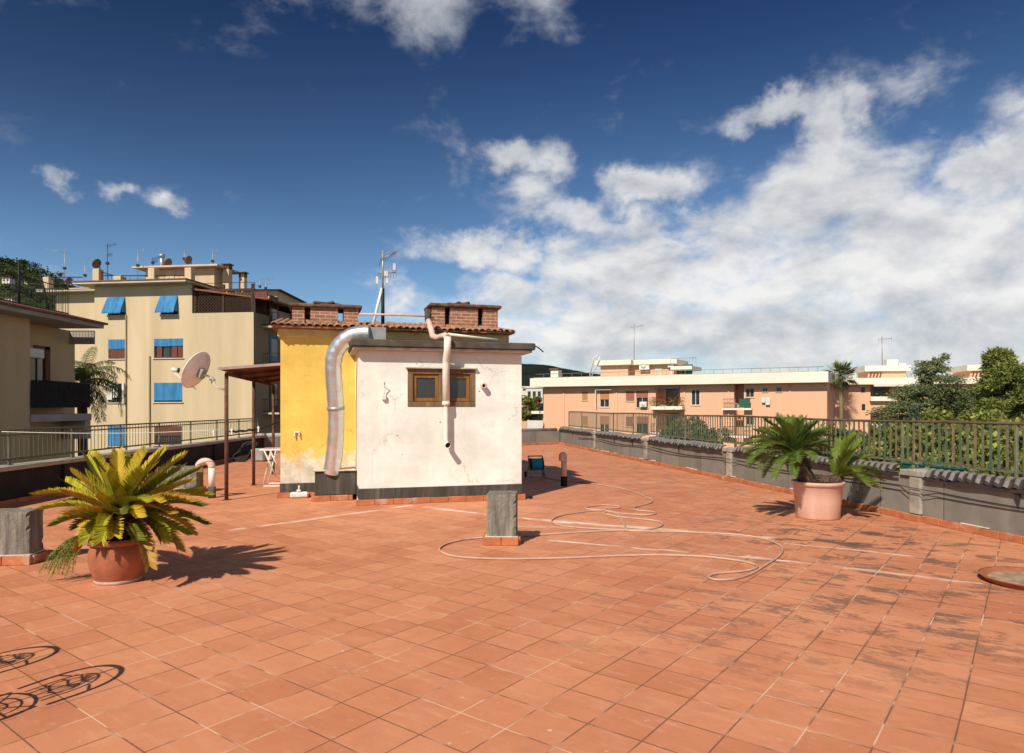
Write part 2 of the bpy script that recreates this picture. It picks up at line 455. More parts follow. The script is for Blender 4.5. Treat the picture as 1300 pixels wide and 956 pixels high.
M['grey_render'] = simple('grey render', (.40,.34,.30), .95, .12, 1)
M['blue_cloth'] = simple('blue awning cloth', (.045,.22,.46), .8, .35, 4, dirt=(.10,.26,.42), streak=True)
M['blue_panel'] = simple('blue panel', (.03,.16,.36), .6, .15, 2)
M['shutter_red'] = simple('reddish shutter', (.16,.055,.035), .7, .25, 6, streak=True)
M['pink_wall'] = simple('salmon render', (.81,.455,.285), .95, .07, .15, bmp=.05, dirt=(.75,.42,.27), streak=True)
M['cream_fascia'] = simple('cream fascia', (.88,.78,.64), .9, .06, .2, bmp=.05, dirt=(.76,.65,.51))
M['tan_shutter'] = simple('tan roller shutter', (.50,.24,.10), .8, .12, 3)
M['rose_shutter'] = simple('rose roller shutter', (.36,.14,.095), .8, .12, 3)
M['white_town'] = simple('white render', (.74,.69,.62), .9, .1, .4)
M['red_cloth'] = simple('red cloth', (.42,.02,.025), .8, .2, 4)
M['skin'] = simple('skin', (.45,.25,.17), .6, .05, 4, bmp=0)
M['dark_cloth'] = simple('dark cloth', (.03,.03,.04), .9, .2, 5)
M['hair'] = simple('dark hair', (.02,.014,.01), .7, .2, 20)
M['green_tarp'] = simple('green tarp', (.03,.12,.07), .7, .2, 4)
M['asphalt'] = simple('asphalt', (.05,.05,.05), .95, .3, 1)
M['reed'] = simple('dark reed screen', (.024,.021,.017), .95, .6, 30, bmp=.6, streak=True)
# fronds and leaves
M['frond_green'] = leafmat('green sago leaflets', [(.040,.080,.014),(.095,.160,.026),(.19,.25,.05)], .4, .25, 2)
M['frond_mid'] = leafmat('fresh sago leaflets', [(.060,.105,.014),(.14,.20,.026),(.26,.30,.05)], .4, .3, 2)
M['frond_gold'] = leafmat('yellowing sago leaflets', [(.26,.215,.016),(.58,.42,.026),(.72,.43,.045)], .5, .25, 3.)
M['frond_lime'] = leafmat('lime sago leaflets', [(.18,.21,.014),(.44,.41,.024),(.66,.53,.045)], .5, .25, 3.)
M['frond_rust'] = leafmat('browning sago leaflets', [(.30,.17,.025),(.52,.28,.04),(.60,.38,.11)], .6, .25, 3.)
M['frond_dark'] = leafmat('deep green sago leaflets', [(.045,.065,.010),(.15,.17,.016),(.30,.27,.028)], .45, .2, 3.)
M['rachis'] = simple('leaf stalk', (.26,.22,.05), .6, .2, 9, bmp=0)
M['dry'] = leafmat('dry twigs', [(.10,.06,.035),(.20,.13,.08),(.30,.21,.13)], .9, .1)
M['fern'] = leafmat('pale fern', [(.22,.27,.04),(.38,.40,.09),(.50,.46,.15)], .7, .35)
M['cedar'] = leafmat('cedar needles', [(.050,.066,.026),(.145,.170,.068),(.30,.315,.13)], .7, .12, .5)
M['cedar_blue'] = leafmat('blue green needles', [(.05,.075,.05),(.09,.12,.085),(.13,.17,.12)], .7, .12, .5)
M['pine'] = leafmat('pine needles', [(.060,.080,.018),(.18,.205,.042),(.34,.345,.09)], .7, .12, .5)
M['vine'] = leafmat('bright vine leaves', [(.030,.048,.012),(.13,.175,.026),(.19,.15,.065),(.30,.36,.055),(.50,.52,.11)], .5, .35, 1.3)
M['vine_dark'] = leafmat('deep vine leaves', [(.020,.032,.010),(.065,.09,.022),(.16,.19,.05)], .55, .25, 1.3)
M['palm'] = leafmat('palm leaves', [(.035,.055,.016),(.10,.13,.036),(.22,.23,.08)], .5, .2, .6)
M['palm_pale'] = leafmat('lighter palm leaves', [(.06,.085,.022),(.13,.15,.045),(.22,.22,.08)], .5, .25, .6)  # lighter, yellower leaf green of the slim fan palm
M['palm_dry'] = leafmat('palm skirt', [(.12,.10,.05),(.20,.17,.08),(.26,.22,.12)], .8, .15, .6)
M['olive'] = leafmat('olive leaves', [(.07,.085,.04),(.12,.14,.06),(.19,.21,.10)], .6, .2, .8)
def hill_mat():
    m, t, b = new_mat('wooded hillside')
    co = obj_co(t)
    n1 = t.noise(co, .016, 6, .65); n2 = t.noise(co, .22, 6, .7)
    cc = t.mix(t.smooth(n2,.40,.60), (.016,.024,.011), (.070,.085,.030))
    cc = t.mix(t.smooth(n1,.53,.62,0,.6), cc, (.070,.082,.026))
    cc = t.mix(t.smooth(n1,.62,.7,0,.5), cc, (.13,.105,.06))
    t.link(cc, b.inputs['Base Color']); b.inputs['Roughness'].default_value = 1
    b.inputs['Specular IOR Level'].default_value = 0
    return m
M['hill'] = hill_mat()
M['hill_dark'] = simple('dark wooded hill', (.020,.026,.022), 1, .35, .05, bmp=0, fine=.3, spec=0)
def ground_mat():
    m, t, b = new_mat('gardens and streets')
    co = obj_co(t); n1 = t.noise(co, .06, 5, .6); n2 = t.noise(co, 1.2, 5)
    cc = t.mix(t.smooth(n1,.42,.55), (.06,.075,.025), (.11,.09,.07))
    cc = t.mix(t.smooth(n2,.4,.7,0,.6), cc, (.035,.04,.018))
    t.link(cc, b.inputs['Base Color']); b.inputs['Roughness'].default_value = 1
    return m
M['ground'] = ground_mat()

# ================================================================= THE TERRACE
FL = Vector((-9.2,25.4,0)); FR = Vector((2.24,31.7,0))
RDIR = Vector((4.29,-22.9,0)).normalized()
R0 = FR + RDIR*34.6; L0 = Vector((-8.72,-2.2,0))
fl = MB(); fl.prism([(L0.x-.1,L0.y),(R0.x+.1,R0.y),(FR.x+.1,FR.y+.1),(FL.x-.1,FL.y+.1)], -.35, 0)
tag(fl.build('terrace_floor', M['floor']), 'terracotta tiled roof terrace floor with pale streaks and dark stains', None, None, 'structure')

def frame_of(a, b):
    d = (b-a); L = d.length; ang = math.atan2(d.y, d.x)
    return a.copy(), ang, L

# ---- right parapet: local x runs from the far corner towards the camera, local +y is outwards
a, ang, LR = frame_of(FR, R0)
rw = empty('parapet_wall', a, ang, 'low grey slab parapet wall on the right, with dark corrugated coping and small piers', 'wall')
H = .72; TW = .34
PIL = [5.3, 10.6, 15.85, 21.6, 26.9]
m = MB(); m.box(-.34, LR, 0, TW, .002, H-.05)
m.build('wall', M['slab_wall'], rw)
for s_ in PIL:
    k = MB(); k.box(s_-.11, s_+.11, -.055, -.003, .105, H-.06, bev=.008); k.box(s_-.32, s_+.16, -.045, TW+.03, H-.048, H+.045, bev=.01)
    k.build('pier', M['concrete'], rw)
seg = [(-.2,5.3)]+[(PIL[i],PIL[i+1]) for i in range(len(PIL)-1)]+[(PIL[-1],LR)]
for s0, s1 in seg:
    s0 += .17; s1 -= .34
    V = []; Fc = []; fm_ = []; PX = .146
    cols = []; x = s0
    while x < s1-PX:
        for q in (0,.02,.035,.052,.070,.086,.094): cols.append((x+q*.85, .028*math.sin(PI*q/.094)**.6 if 0 < q < .0935 else 0., 0))
        cols.append((x+PX-.001, -.004, 1)); x += PX
    for i, (x, w, dk) in enumerate(cols):
        wob = .010*math.sin(x*1.9)+.006*math.sin(x*5.1)
        for (yy, zz, f_) in ((-.062,H-.030,.7),(-.030,H+.004,1.),(.045,H+.072,1.),(.19,H+.088,.6)):
            V.append((x-yy*.5, yy+(.008*math.sin(x*7) if yy < -.05 else 0)-w*.5, zz+w*f_+wob))
    for i in range(len(cols)-1):
        trough = cols[i+1][2] or cols[i][2]  # troughs take the dark lip colour: painted shade between the ridges
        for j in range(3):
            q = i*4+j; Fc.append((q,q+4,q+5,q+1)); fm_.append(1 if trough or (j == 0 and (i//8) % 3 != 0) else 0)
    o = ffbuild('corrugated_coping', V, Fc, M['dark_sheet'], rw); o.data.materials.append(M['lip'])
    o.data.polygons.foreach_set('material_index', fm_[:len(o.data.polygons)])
    n = max(4, int((s1-s0)/.0122))
    # drooping lip under the sheet edge
    V = []; Fc = []
    for i in range(n//4+1):
        x = s0+(s1-s0)*i/(n//4); dr = .05+.010*math.sin(x*2.3)+.008*math.sin(x*9)
        V += [(x+.02,-.056,H-.022),(x+.02,-.060,H-.03-dr)]
    for i in range(n//4): Fc.append((i*2,i*2+1,i*2+3,i*2+2))
    ffbuild('bitumen_lip', V, Fc, M['lip'], rw)
for s_ in (2.2, 7.6, 9.4, 13.0, 18.2, 19.9, 23.3, 25.0):
    k = MB(); w = .035
    k.add([(s_-w,-.004,H-.10),(s_+w,-.004,H-.10),(s_,-.004,H-.30),(s_-w,-.05,H-.08),(s_+w,-.045,H-.08),(s_,-.012,H-.28)], [(0,1,2),(3,5,4),(0,3,4,1),(1,4,5,2),(2,5,3,0)])
    k.build('bracket', M['lip'], rw)
# kerb: separate tiles with slightly uneven joints
k = MB(); x = -.35
while x < LR:
    L = .33; dz = random.uniform(-.006,.006); near = min(abs(x+L/2-s_) for s_ in PIL) < .2
    yo = -.13 if near else -.075
    k.box(x+.003, x+L-.003, yo, -.002 if not near else -.058, .001, .095+dz, bev=.006); x += L
k.build('kerb_tiles', M['kerb'], rw)
k = MB(); x = 0
while x < LR:
    L = random.uniform(.25,.8)
    if random.random() < .4: k.box(x, x+L, -.05, -.0015, .094, .108+random.random()*.012, bev=.008)
    x += L+random.uniform(.1,.8)
k.build('mortar_bead', M['mortar'], rw)

# ---- far parapet
a, ang, LF = frame_of(FL, FR)
fw = empty('parapet_wall', a, ang, 'far grey parapet wall closing the terrace behind the small rooftop hut', 'wall')
m = MB(); m.box(-.3, LF-.02, 0, .34, .002, H-.1); m.build('wall', M['slab_wall'], fw)
k = MB(); k.tube([(-.3,.1,H-.07),(LF*.5,.1,H-.075),(LF-.15,.1,H-.07)], .10, 10); k.build('rounded_coping', M['concrete'], fw)
k = MB(); x = -.1
while x < LF-.2:
    k.box(x+.003, x+.327, -.075, -.002, .001, .095, bev=.006); x += .33
k.build('kerb_tiles', M['kerb'], fw)

# ---- left parapet (local x from camera side to far corner, +y is outwards/left)
a, ang, LL = frame_of(L0, FL)
lw = empty('parapet_wall', a, ang, 'left parapet wall, black tarred inner face under a pale concrete coping', 'wall')
m = MB(); m.box(0, LL+.3, .02, .36, .002, .6); m.build('wall', M['black_bitumen'], lw)
for x in np.arange(1.6, LL, 3.6):
    k = MB(); k.box(x-.12, x+.12, -.03, .017, .1, .58, bev=.01); k.build('pier', M['black_bitumen'], lw)
k = MB(); x = 0
while x < LL+.3:
    k.box(x, min(x+1.98, LL+.3), -.04, .42, .603, .675+random.uniform(-.006,.006), bev=.01); x += 2.0
k.build('coping', M['concrete'], lw)
k = MB(); x = .0
while x < LL-.1:
    k.box(x+.003, x+.327, -.06, .0, .001, .09, bev=.006); x += .33
k.build('kerb_tiles', M['kerb'], lw)

# ---- fences
def fence(a, ang, x0, x1, yoff, zb, zt, post_step, bal, bw, mats, label, rail_r, post_foot, jit=0):
    root = empty('railing', a, ang, label, 'railing')
    mb_, mr = mats
    k = MB(); n = 24
    k.tube([(x0+(x1-x0)*i/n, yoff, zt+.012*math.sin(i*1.3)*jit) for i in range(n+1)], rail_r, 8); k.build('top_rail', mr, root)
    k = MB(); k.box(x0, x1, yoff-.006, yoff+.006, zb, zb+.035)
    if bw < .03: k.box(x0, x1, yoff-.006, yoff+.006, zt-.10, zt-.07)
    k.build('lower_rail', mb_, root)
    ps = list(np.arange(x0, x1+.01, post_step))
    for p in ps:
        k = MB(); k.box(p-.019, p+.019, yoff-.019, yoff+.019, post_foot, zt-.005, bev=.004); k.box(p-.05,p+.05,yoff-.05,yoff+.05,post_foot,post_foot+.012); k.build('post', mb_, root)
    for i, p in enumerate(ps):
        e = ps[i+1] if i+1 < len(ps) else x1
        if e-p < .2: continue
        k = MB(); c = max(1, round((e-p)/bal))
        for j in range(1, c):
            x = p+(e-p)*j/c
            k.box(x-bw/2, x+bw/2, yoff-.015, yoff-.0065, zb-.005, zt-.008)
            if bw > .03: k.box(x-.034, x+.034, yoff-.0175, yoff-.0152, zb+.042, zb+.062); k.box(x-.030, x+.030, yoff-.0175, yoff-.0152, zt-.058, zt-.038)
        k.build('baluster_panel', M['bars'] if bw > .03 else mb_, root)
    return root
a, ang, _ = frame_of(FR, R0)
f = fence(a, ang, -.3, LR, .50, .83, 1.50, 2.1, .128, .040, (M['green_paint'], M['rail_rust']), 'green iron railing with rusty top rail above the corrugated coping on the right', .022, .62, 1)
k = MB(); k.box(-.4, LR, .345, .62, .30, .62); k.build('ledge', M['concrete'], f)
a, ang, _ = frame_of(L0, FL)
fence(a, ang, 0, LL+.2, .30, .76, 1.31, 1.85, .128, .014, (M['left_fence'], M['left_fence']), 'thin dark green railing on the pale coping of the left wall', .018, .672)

# ================================================================= HUT
TH = R(15.5)
HA = Vector((-2.71,12.1,0))
HM = Matrix.Translation(HA) @ Matrix.Rotation(TH, 4, 'Z')
HI = HM.inverted()
def hx(px, y):
    """local x on the local plane y seen at column px"""
    kx = (px-CX)/F; c, s = math.cos(TH), math.sin(TH)
    return (kx*(HA.y+c*y)-(HA.x-s*y))/(c-kx*s)
def hz(px, py, y):
    x = hx(px, y); d = (HM @ Vector((x,y,0))).y
    return CAMZ+(HY-py)/F*d
def wall_holes(w0, w1, z0, z1, holes, y=0., depth=.15):
    """front face at y with rectangular holes and their reveals"""
    b = MB()
    xs = sorted({w0,w1,*[h[0] for h in holes],*[h[1] for h in holes]}); zs = sorted({z0,z1,*[h[2] for h in holes],*[h[3] for h in holes]})
    for i in range(len(xs)-1):
        for j in range(len(zs)-1):
            cx = (xs[i]+xs[i+1])/2; cz = (zs[j]+zs[j+1])/2
            if any(h[0] < cx < h[1] and h[2] < cz < h[3] for h in holes): continue
            b.quad((xs[i],y,zs[j]),(xs[i+1],y,zs[j]),(xs[i+1],y,zs[j+1]),(xs[i],y,zs[j+1]))
    for a0, a1, c0, c1 in holes:
        yb = y+depth
        b.quad((a0,y,c0),(a1,y,c0),(a1,yb,c0),(a0,yb,c0)); b.quad((a0,y,c1),(a0,yb,c1),(a1,yb,c1),(a1,y,c1))
        b.quad((a0,y,c0),(a0,yb,c0),(a0,yb,c1),(a0,y,c1)); b.quad((a1,y,c0),(a1,y,c1),(a1,yb,c1),(a1,yb,c0))
    return b
hut = empty('rooftop_hut', HA, TH, 'small yellow and white stair hut with tiled eaves standing on the terrace', 'hut')
Y1 = 1.43; YB = 6.2; XL = hx(356,Y1); XR = 3.08; ZE = 3.27
# white annex
W0, W1, Z0, Z1 = hx(521,0), hx(600,0), 1.775, 2.40
wh = wall_holes(0, 3.0, 0, 2.75, [(W0,W1,Z0,Z1)], 0, .14)
wh.quad((0,Y1,0),(0,0,0),(0,0,2.75),(0,Y1,2.75)); wh.quad((3,0,0),(3,Y1,0),(3,Y1,2.75),(3,0,2.75))
wh.build('white_wall', M['white_plaster'], hut)
y = MB(); y.box(XL, XR, Y1, YB, 0, ZE); y.build('yellow_wall', M['yellow_plaster'], hut)
cn = MB(); cn.box(XL-.05, XR+.05, Y1-.06, YB+.06, ZE-.19, ZE-.02, bev=.015); cn.build('cornice', simple('cream cornice', (.72,.50,.20), .9, .2, 5, dirt=(.45,.27,.10)), hut)
b = MB(); b.box(-.012, 3.012, -.014, Y1, .098, .29, bev=.004); b.build('bitumen_band', M['bitumen'], hut)
b = MB(); b.box(XL-.012, XR+.012, Y1-.014, YB+.01, .098, .27, bev=.004); b.build('bitumen_band', M['bitumen'], hut)
k = MB()
x = -.06
while x < 3.05:
    k.box(x+.002, min(x+.33,3.06)-.002, -.075, -.0145, .001, .1+random.uniform(-.004,.004), bev=.006); x += .33
k.build('kerb_tiles', M['kerb'], hut); k = MB()
yy = 0.
while yy < Y1-.1:
    k.box(3.0145, 3.07, yy, min(yy+.33,Y1)-.004, .001, .1, bev=.006); yy += .33
k.build('kerb_tiles', M['kerb'], hut); k = MB()
x = XL-.06
while x < -.80:
    k.box(x+.002, min(x+.33,-.78)-.002, Y1-.075, Y1-.0145, .001, .1+random.uniform(-.004,.004), bev=.006); x += .33
k.build('kerb_tiles', M['kerb'], hut)
s_ = MB(); s_.box(-.11, 3.16, -.17, Y1-.003, 2.752, 2.80, bev=.01); s_.build('slab_ledge', M['soffit'], hut)
s_ = MB(); s_.box(-.14, 3.21, -.22, Y1-.003, 2.803, 2.93, bev=.015); s_.build('roof_slab', M['concrete_dark'], hut)
s_ = MB(); s_.box(hx(492,1.2), XR, 1.15, Y1-.004, 2.933, 3.05, bev=.01); s_.build('upstand', M['concrete_dark'], hut)
# window
wf = MB()
fy0, fy1 = -.012, .05
for (x0,x1,z0,z1) in ((W0-.05,W1+.05,Z1-.06,Z1+.03),(W0-.05,W1+.05,Z0-.03,Z0+.06),(W0-.05,W0+.05,Z0+.062,Z1-.062),(W1-.05,W1+.05,Z0+.062,Z1-.062)):
    wf.box(x0,x1,fy0,fy1,z0,z1,bev=.006)
wo = wf.build('window', M['wood_old'], hut)
mid = (W0+W1)/2
for (x0,x1) in ((W0+.055,mid-.06),(mid+.06,W1-.055)):
    sa = MB()
    for (p,q,z0,z1) in ((x0,x1,Z1-.13,Z1-.065),(x0,x1,Z0+.065,Z0+.13),(x0,x0+.06,Z0+.132,Z1-.132),(x1-.06,x1,Z0+.132,Z1-.132)):
        sa.box(p,q,.02,.06,z0,z1,bev=.005)
    sa.build('sash', M['wood'], wo)
    pn = MB(); pn.box(x0+.061,x1-.061,.045,.052,Z0+.131,Z1-.131); pn.build('pane', M['glass'], wo)
ml = MB(); ml.box(mid-.058,mid+.058,-.004,.055,Z0+.063,Z1-.063,bev=.005); ml.build('mullion', M['wood_old'], wo)
bk = MB(); bk.box(W0-.02,W1+.02,.145,.16,Z0-.02,Z1+.02); bk.build('room_back', M['hole'], wo)
ho = MB(); ho.box(W0-.09,W1+.08,-.07,.0,Z1+.035,Z1+.062,bev=.006); ho.build('drip_ledge', M['soffit'], wo)
# roof tiles
RP = math.tan(R(8.5)); YM = (Y1+YB)/2; EX0, EX1 = hx(343,Y1-.28), hx(656,Y1-.28)
rb = MB()
zr = ZE+.02
rb.add([(EX0,Y1-.26,zr),(EX1,Y1-.26,zr),(EX1-.9,YM,zr+(YM-Y1)*RP),(EX0+.9,YM,zr+(YM-Y1)*RP),(EX1,YB+.26,zr),(EX0,YB+.26,zr)],[(0,1,2,3),(1,4,2),(4,5,3,2),(5,0,3)])
rb.box(EX0+.03,EX1-.03,Y1-.24,YB+.24,ZE-.018,zr-.003)
rfo = rb.build('roof', M['rooftile'], hut)
et = MB(); x = EX0+.07
while x < EX1-.05:
    z_ = zr+random.uniform(-.012,.012)
    V = []; Fq = []; off = random.uniform(-.03,.03)
    for j, (yy, zz, r_) in enumerate(((Y1-.29+off,z_+.0,.060),(Y1+.15,z_+.45*RP,.056),(YM-.1,z_+(YM-.1-Y1+.3)*RP,.055))):
        for i in range(7):
            an = PI*i/6; V.append((x+r_*math.cos(an), yy, zz+r_*.85*math.sin(an)))
    for j in range(2):
        for i in range(6):
            q = j*7+i; Fq.append((q,q+7,q+8,q+1))
    V2 = [(v[0]*1,v[1]+.001,v[2]-.018) for v in V[:7]]; nb = len(V); V += V2
    for i in range(6): Fq.append((i,i+1,nb+i+1,nb+i))
    et.add(V, Fq, True); x += .128+random.uniform(-.008,.008)
et.build('roof_tiles', M['rooftile'], hut)
# brick vent chimneys
def vent(px0, px1, lab):
    y0 = 1.62; x0, x1 = hx(px0,y0), hx(px1,y0); w = x1-x0; zb = 3.36
    zt = hz((px0+px1)/2, 391, y0)
    ch = MB(); D = .7
    s1, s2 = x0+w*.225, x0+w*.73; g = .055
    for p, q in ((x0,s1-g),(s1+g,s2-g),(s2+g,x1)):
        ch.box(p,q,y0,y0+.12,zb,zt); ch.box(p,q,y0+D-.12,y0+D,zb,zt)
    ch.box(x0,x0+.12,y0+.121,y0+D-.121,zb,zt-.001); ch.box(x1-.12,x1,y0+.121,y0+D-.121,zb,zt-.001)
    ch.box(s1-g,s2+g,y0+.03,y0+.1,zb,zb+.10)
    ch.box(x0-.02,x1+.02,y0-.02,y0+D+.02,zb-.2,zb+.02)
    c = ch.build('chimney', M['brick'], hut)
    cp = MB(); cp.box(x0-.07,x1+.07,y0-.07,y0+D+.07,zt+.002,zt+.075,bev=.02)
    cp.build('chimney_cap', M['cap_dark'], c)
    lo = MB()
    for i in range(5):
        px_ = x0+w*random.uniform(.3,.75); Mx = Matrix.Translation((px_,y0+random.uniform(.0,.3),zt+.095)) @ Matrix.Rotation(random.uniform(-.6,.6),4,'Z') @ Matrix.Rotation(random.uniform(-.25,.25),4,'Y')
        lo.box(-.13,.13,-.06,.06,-.022,.022,Mx,bev=.006)
    lo.build('loose_tiles', M['cap_dark'], c)
vent(371, 455, ''); vent(549, 632, '')
# duct plinth (part of hut) with its kerb
PX0 = -.76; PY0 = .75
k = MB(); k.box(PX0, -.015, PY0, Y1-.016, .098, .54, bev=.012); pl = k.build('duct_plinth', M['bitumen'], hut)
k = MB(); k.box(PX0-.03,-.015,PY0-.04,Y1-.016,.543,.572,bev=.01); k.build('plinth_cap', M['mortar'], pl)
k = MB(); x = PX0-.05
while x < -.08:
    k.box(x+.002, min(x+.33,-.078)-.002, PY0-.065, PY0-.002, .001, .1, bev=.006); x += .33
k.box(PX0-.065,PX0-.002,PY0,Y1-.08,.001,.1,bev=.006)
k.build('plinth_kerb', M['kerb'], pl)
# small fittings on the walls
k = MB(); x0 = hx(613,0); z0 = hz(613,490,0); k.lathe([(.03,0),(.052,0),(.055,.11),(.034,.11),(.03,0.005)],16,M=Matrix.Translation((x0,.0,z0)) @ Matrix.Rotation(R(90),4,'X')); k.build('vent_stub', M['pvc_pink'], hut)
k = MB(); k.lathe([(0,.004),(.034,.004)],16,M=Matrix.Translation((x0,-.0,z0)) @ Matrix.Rotation(R(90),4,'X')); k.build('vent_bore', M['hole'], hut)
k = MB(); x0 = hx(487,0); z0 = hz(487,505,0)
k.box(x0-.035,x0+.045,-.06,-.002,z0-.04,z0+.05,bev=.01); k.tube([(x0,-.03,z0+.05),(x0+.02,-.05,z0+.15),(x0+.07,-.05,z0+.19),(x0-.02,-.04,z0+.23),(x0+.0,-.02,z0+.3)],.008,6)
k.build('junction_box', M['pvc_cream'], hut)
k = MB(); x0 = hx(377,Y1); z0 = hz(377,551,Y1)
k.box(x0-.05,x0+.05,Y1-.05,Y1-.002,z0+.02,z0+.055,bev=.008); k.tube([(x0-.04,Y1-.03,z0+.03),(x0-.045,Y1-.04,z0-.07)],.012,6); k.tube([(x0+.04,Y1-.03,z0+.03),(x0+.045,Y1-.04,z0-.06)],.012,6)
k.build('wall_bracket', M['pvc_cream'], hut)
k = MB(); x0 = hx(380,Y1-.15); k.box(x0-.17,x0+.17,Y1-.20,Y1-.077,.0015,.115,bev=.03); k.box(x0-.05,x0+.03,Y1-.19,Y1-.1,.116,.16,bev=.012); k.tube([(x0-.005,Y1-.14,.15),(x0-.005,Y1-.14,.24)],[.022,.012],8)
k.build('mortar_lump', M['white_paint'], hut)
k = MB(); k.tube([(3.0,-.02,.05),(3.12,-.06,.04),(3.2,-.02,.03)],.025,6); k.build('cable_end', M['black_plastic'], hut)

# things on / against the hut
def hw(x, y, z): return HM @ Vector((x,y,z))
# flexible duct
pts = [(470,423),(459,423.7),(448,426),(438,432),(430,440.5),(425,450),(423,462),(423.5,478),(425,500),(426.3,520),(426.5,540),(425.5,562),(423.5,582),(420.5,601)]
du = empty('ventilation_duct', hw(-.45,.95,.57), TH, 'bent silver ventilation duct rising from the grey plinth to the box on the slab', 'duct')
def spl(pts, n=6):
    pts = [Vector(p) for p in pts]; out = []
    for i in range(len(pts)-1):
        p0 = pts[max(i-1,0)]; p1 = pts[i]; p2 = pts[i+1]; p3 = pts[min(i+2,len(pts)-1)]
        for j in range(n):
            u = j/n
            out.append(.5*((2*p1)+(-p0+p2)*u+(2*p0-5*p1+4*p2-p3)*u*u+(-p0+3*p1-3*p2+p3)*u**3))
    out.append(pts[-1]); return out
Di = (Matrix.Translation(hw(-.45,.95,.57)) @ Matrix.Rotation(TH,4,'Z')).inverted()
wp = [Di @ P(px,py,12.48+.30*max(0,(py-430)/170)) for px, py in pts]
wp = spl(wp, 10)
cut = int(len(wp)*.68)
rr = lambda i: .154+.0022*math.sin(i*.7)+.0016*math.sin(i*2.6)
k = MB(); k.tube(wp[:cut+1], [rr(i) for i in range(cut+1)], 20); k.build('upper_duct', M['duct'], du)
k = MB(); k.tube(wp[cut:], [rr(i)*(.97+.09*(i/(len(wp)-cut))) for i in range(len(wp)-cut)], 20); k.build('lower_duct', M['duct'], du)
k = MB(); k.tube(wp[cut-1:cut+2], .162, 20); k.build('joint_band', M['steel'], du)
fb = empty('fan_box', hw(hx(476,.5),.5,2.93), TH, 'grey metal fan box on the hut slab at the top end of the silver duct', 'box')
bx0 = hx(462,.3)-hx(476,.5); bx1 = hx(490,.3)-hx(476,.5)
k = MB(); k.box(bx0,bx1,-.2,.25,.02,.27,bev=.008); k.build('casing', M['metal_grey'], fb)
k = MB(); k.box(bx0+.005,bx1+.0,-.206,-.201,.03,.26); k.bar((bx0+.16,-.208,.25),(bx1-.1,-.208,.03),.006); k.build('front_panel', M['metal_grey'], fb)
for q in (bx0+.05,bx1-.05):
    k = MB(); k.box(q-.02,q+.02,-.15,.2,.003,.019); k.build('foot', M['steel'], fb)
# drain pipe
dp = empty('drain_pipe', hw(hx(566,-.1),-.1,1.0), TH, 'cream vertical waste pipe running down past the hut window', 'pipe')
X0 = hx(566,-.1); DI = (Matrix.Translation(hw(X0,-.1,1.0)) @ Matrix.Rotation(TH,4,'Z')).inverted()
def dl(x,y,z): return DI @ hw(x,y,z)
k = MB(); k.tube([dl(X0,-.29,3.0),dl(X0,-.27,2.75),dl(X0,-.15,2.62),dl(X0,-.12,2.5),dl(X0,-.12,1.8)],.066,14); k.build('wide_pipe', M['pvc_cream'], dp)
k = MB(); k.tube([dl(X0,-.12,1.81),dl(X0,-.12,1.14),dl(X0+.005,-.135,1.08),dl(X0+.01,-.2,1.055),dl(X0+.012,-.26,1.05)],[.043,.043,.045,.048,.05],14,caps=False); k.build('narrow_pipe', M['pvc_cream'], dp)
k = MB(); k.tube([dl(X0+.011,-.20,1.055),dl(X0+.012,-.225,1.052)],.044,14); k.build('pipe_bore', M['hole'], dp)
k = MB(); k.tube([dl(X0,-.12,1.84),dl(X0,-.12,1.77)],.072,14); k.build('collar', M['pvc_cream'], dp)
xa = hx(547,.6); 
k = MB(); k.tube([dl(xa,.9,3.42),dl(xa,.7,3.30),dl(xa,.5,3.18),dl(xa,.35,3.06),dl(xa+.06,.2,3.02),dl(X0-.03,-.2,3.03),dl(X0,-.29,2.99)],.058,12); k.build('elbow_pipe', M['pvc_pink'], dp)
k = MB(); k.tube([dl(xa,1.0,3.64),dl(xa,.92,3.42)],.068,12); k.build('socket', M['concrete_dark'], dp)
k = MB(); k.tube([dl(X0+.02,-.22,3.05),dl(hx(600,0),0,3.03),dl(hx(632,.1),.1,3.0)],.028,10); k.build('side_pipe', M['pvc_cream'], dp)
# overflow cable sticking out on the right of the slab
k = MB(); k.tube([hw(3.2,-.1,2.90),hw(3.3,-.1,2.86),hw(3.40,-.1,2.78)],.012,6)
tag(k.build('cable', M['black_plastic']), 'short black cable drooping off the right end of the hut slab', 'cable')
k = MB(); k.tube([hw(hx(456,1.6),1.6,3.60),hw(hx(505,1.6),1.6,3.61),hw(hx(549,1.6),1.6,3.60)],.02,8)
tag(k.build('roof_pipe', M['pvc_pink']), 'thin rusty pipe running between the two brick chimneys', 'pipe')
# antenna
xm = hx(486,1.7); an = empty('tv_antenna', hw(xm,1.7,3.3), TH, 'tall television antenna mast with white strut on the hut roof', 'antenna')
k = MB(); k.tube([(0,0,0),(0,0,.85)],.035,8); k.build('mast_base', M['iron'], an)
k = MB(); k.tube([(0,0,.85),(0,0,1.62)],.018,8); k.build('mast', M['steel'], an)
k = MB(); k.tube([(-.22,-.12,.02),(-.02,0,.85)],.03,8); k.build('strut', M['white_paint'], an)
k = MB(); k.tube([(-.05,0,1.42),(.26,-.05,1.60)],.012,6)
for i in range(9):
    q = i/8; c = Vector((-.05,0,1.42)).lerp(Vector((.26,-.05,1.60)), q); w = .11-.05*q
    k.tube([c+Vector((.02,-w,w*.9)),c-Vector((.02,-w,w*.9))],.005,4)
k.build('upper_yagi', M['steel'], an)
k = MB(); k.tube([(-.10,.05,1.16),(.26,-.06,1.18)],.012,6)
for i in range(8):
    c = Vector((-.10,.05,1.16)).lerp(Vector((.26,-.06,1.18)), i/7); w = .12
    k.tube([c+Vector((0,0,w)),c-Vector((0,0,w))],.005,4)
k.build('lower_yagi', M['steel'], an)
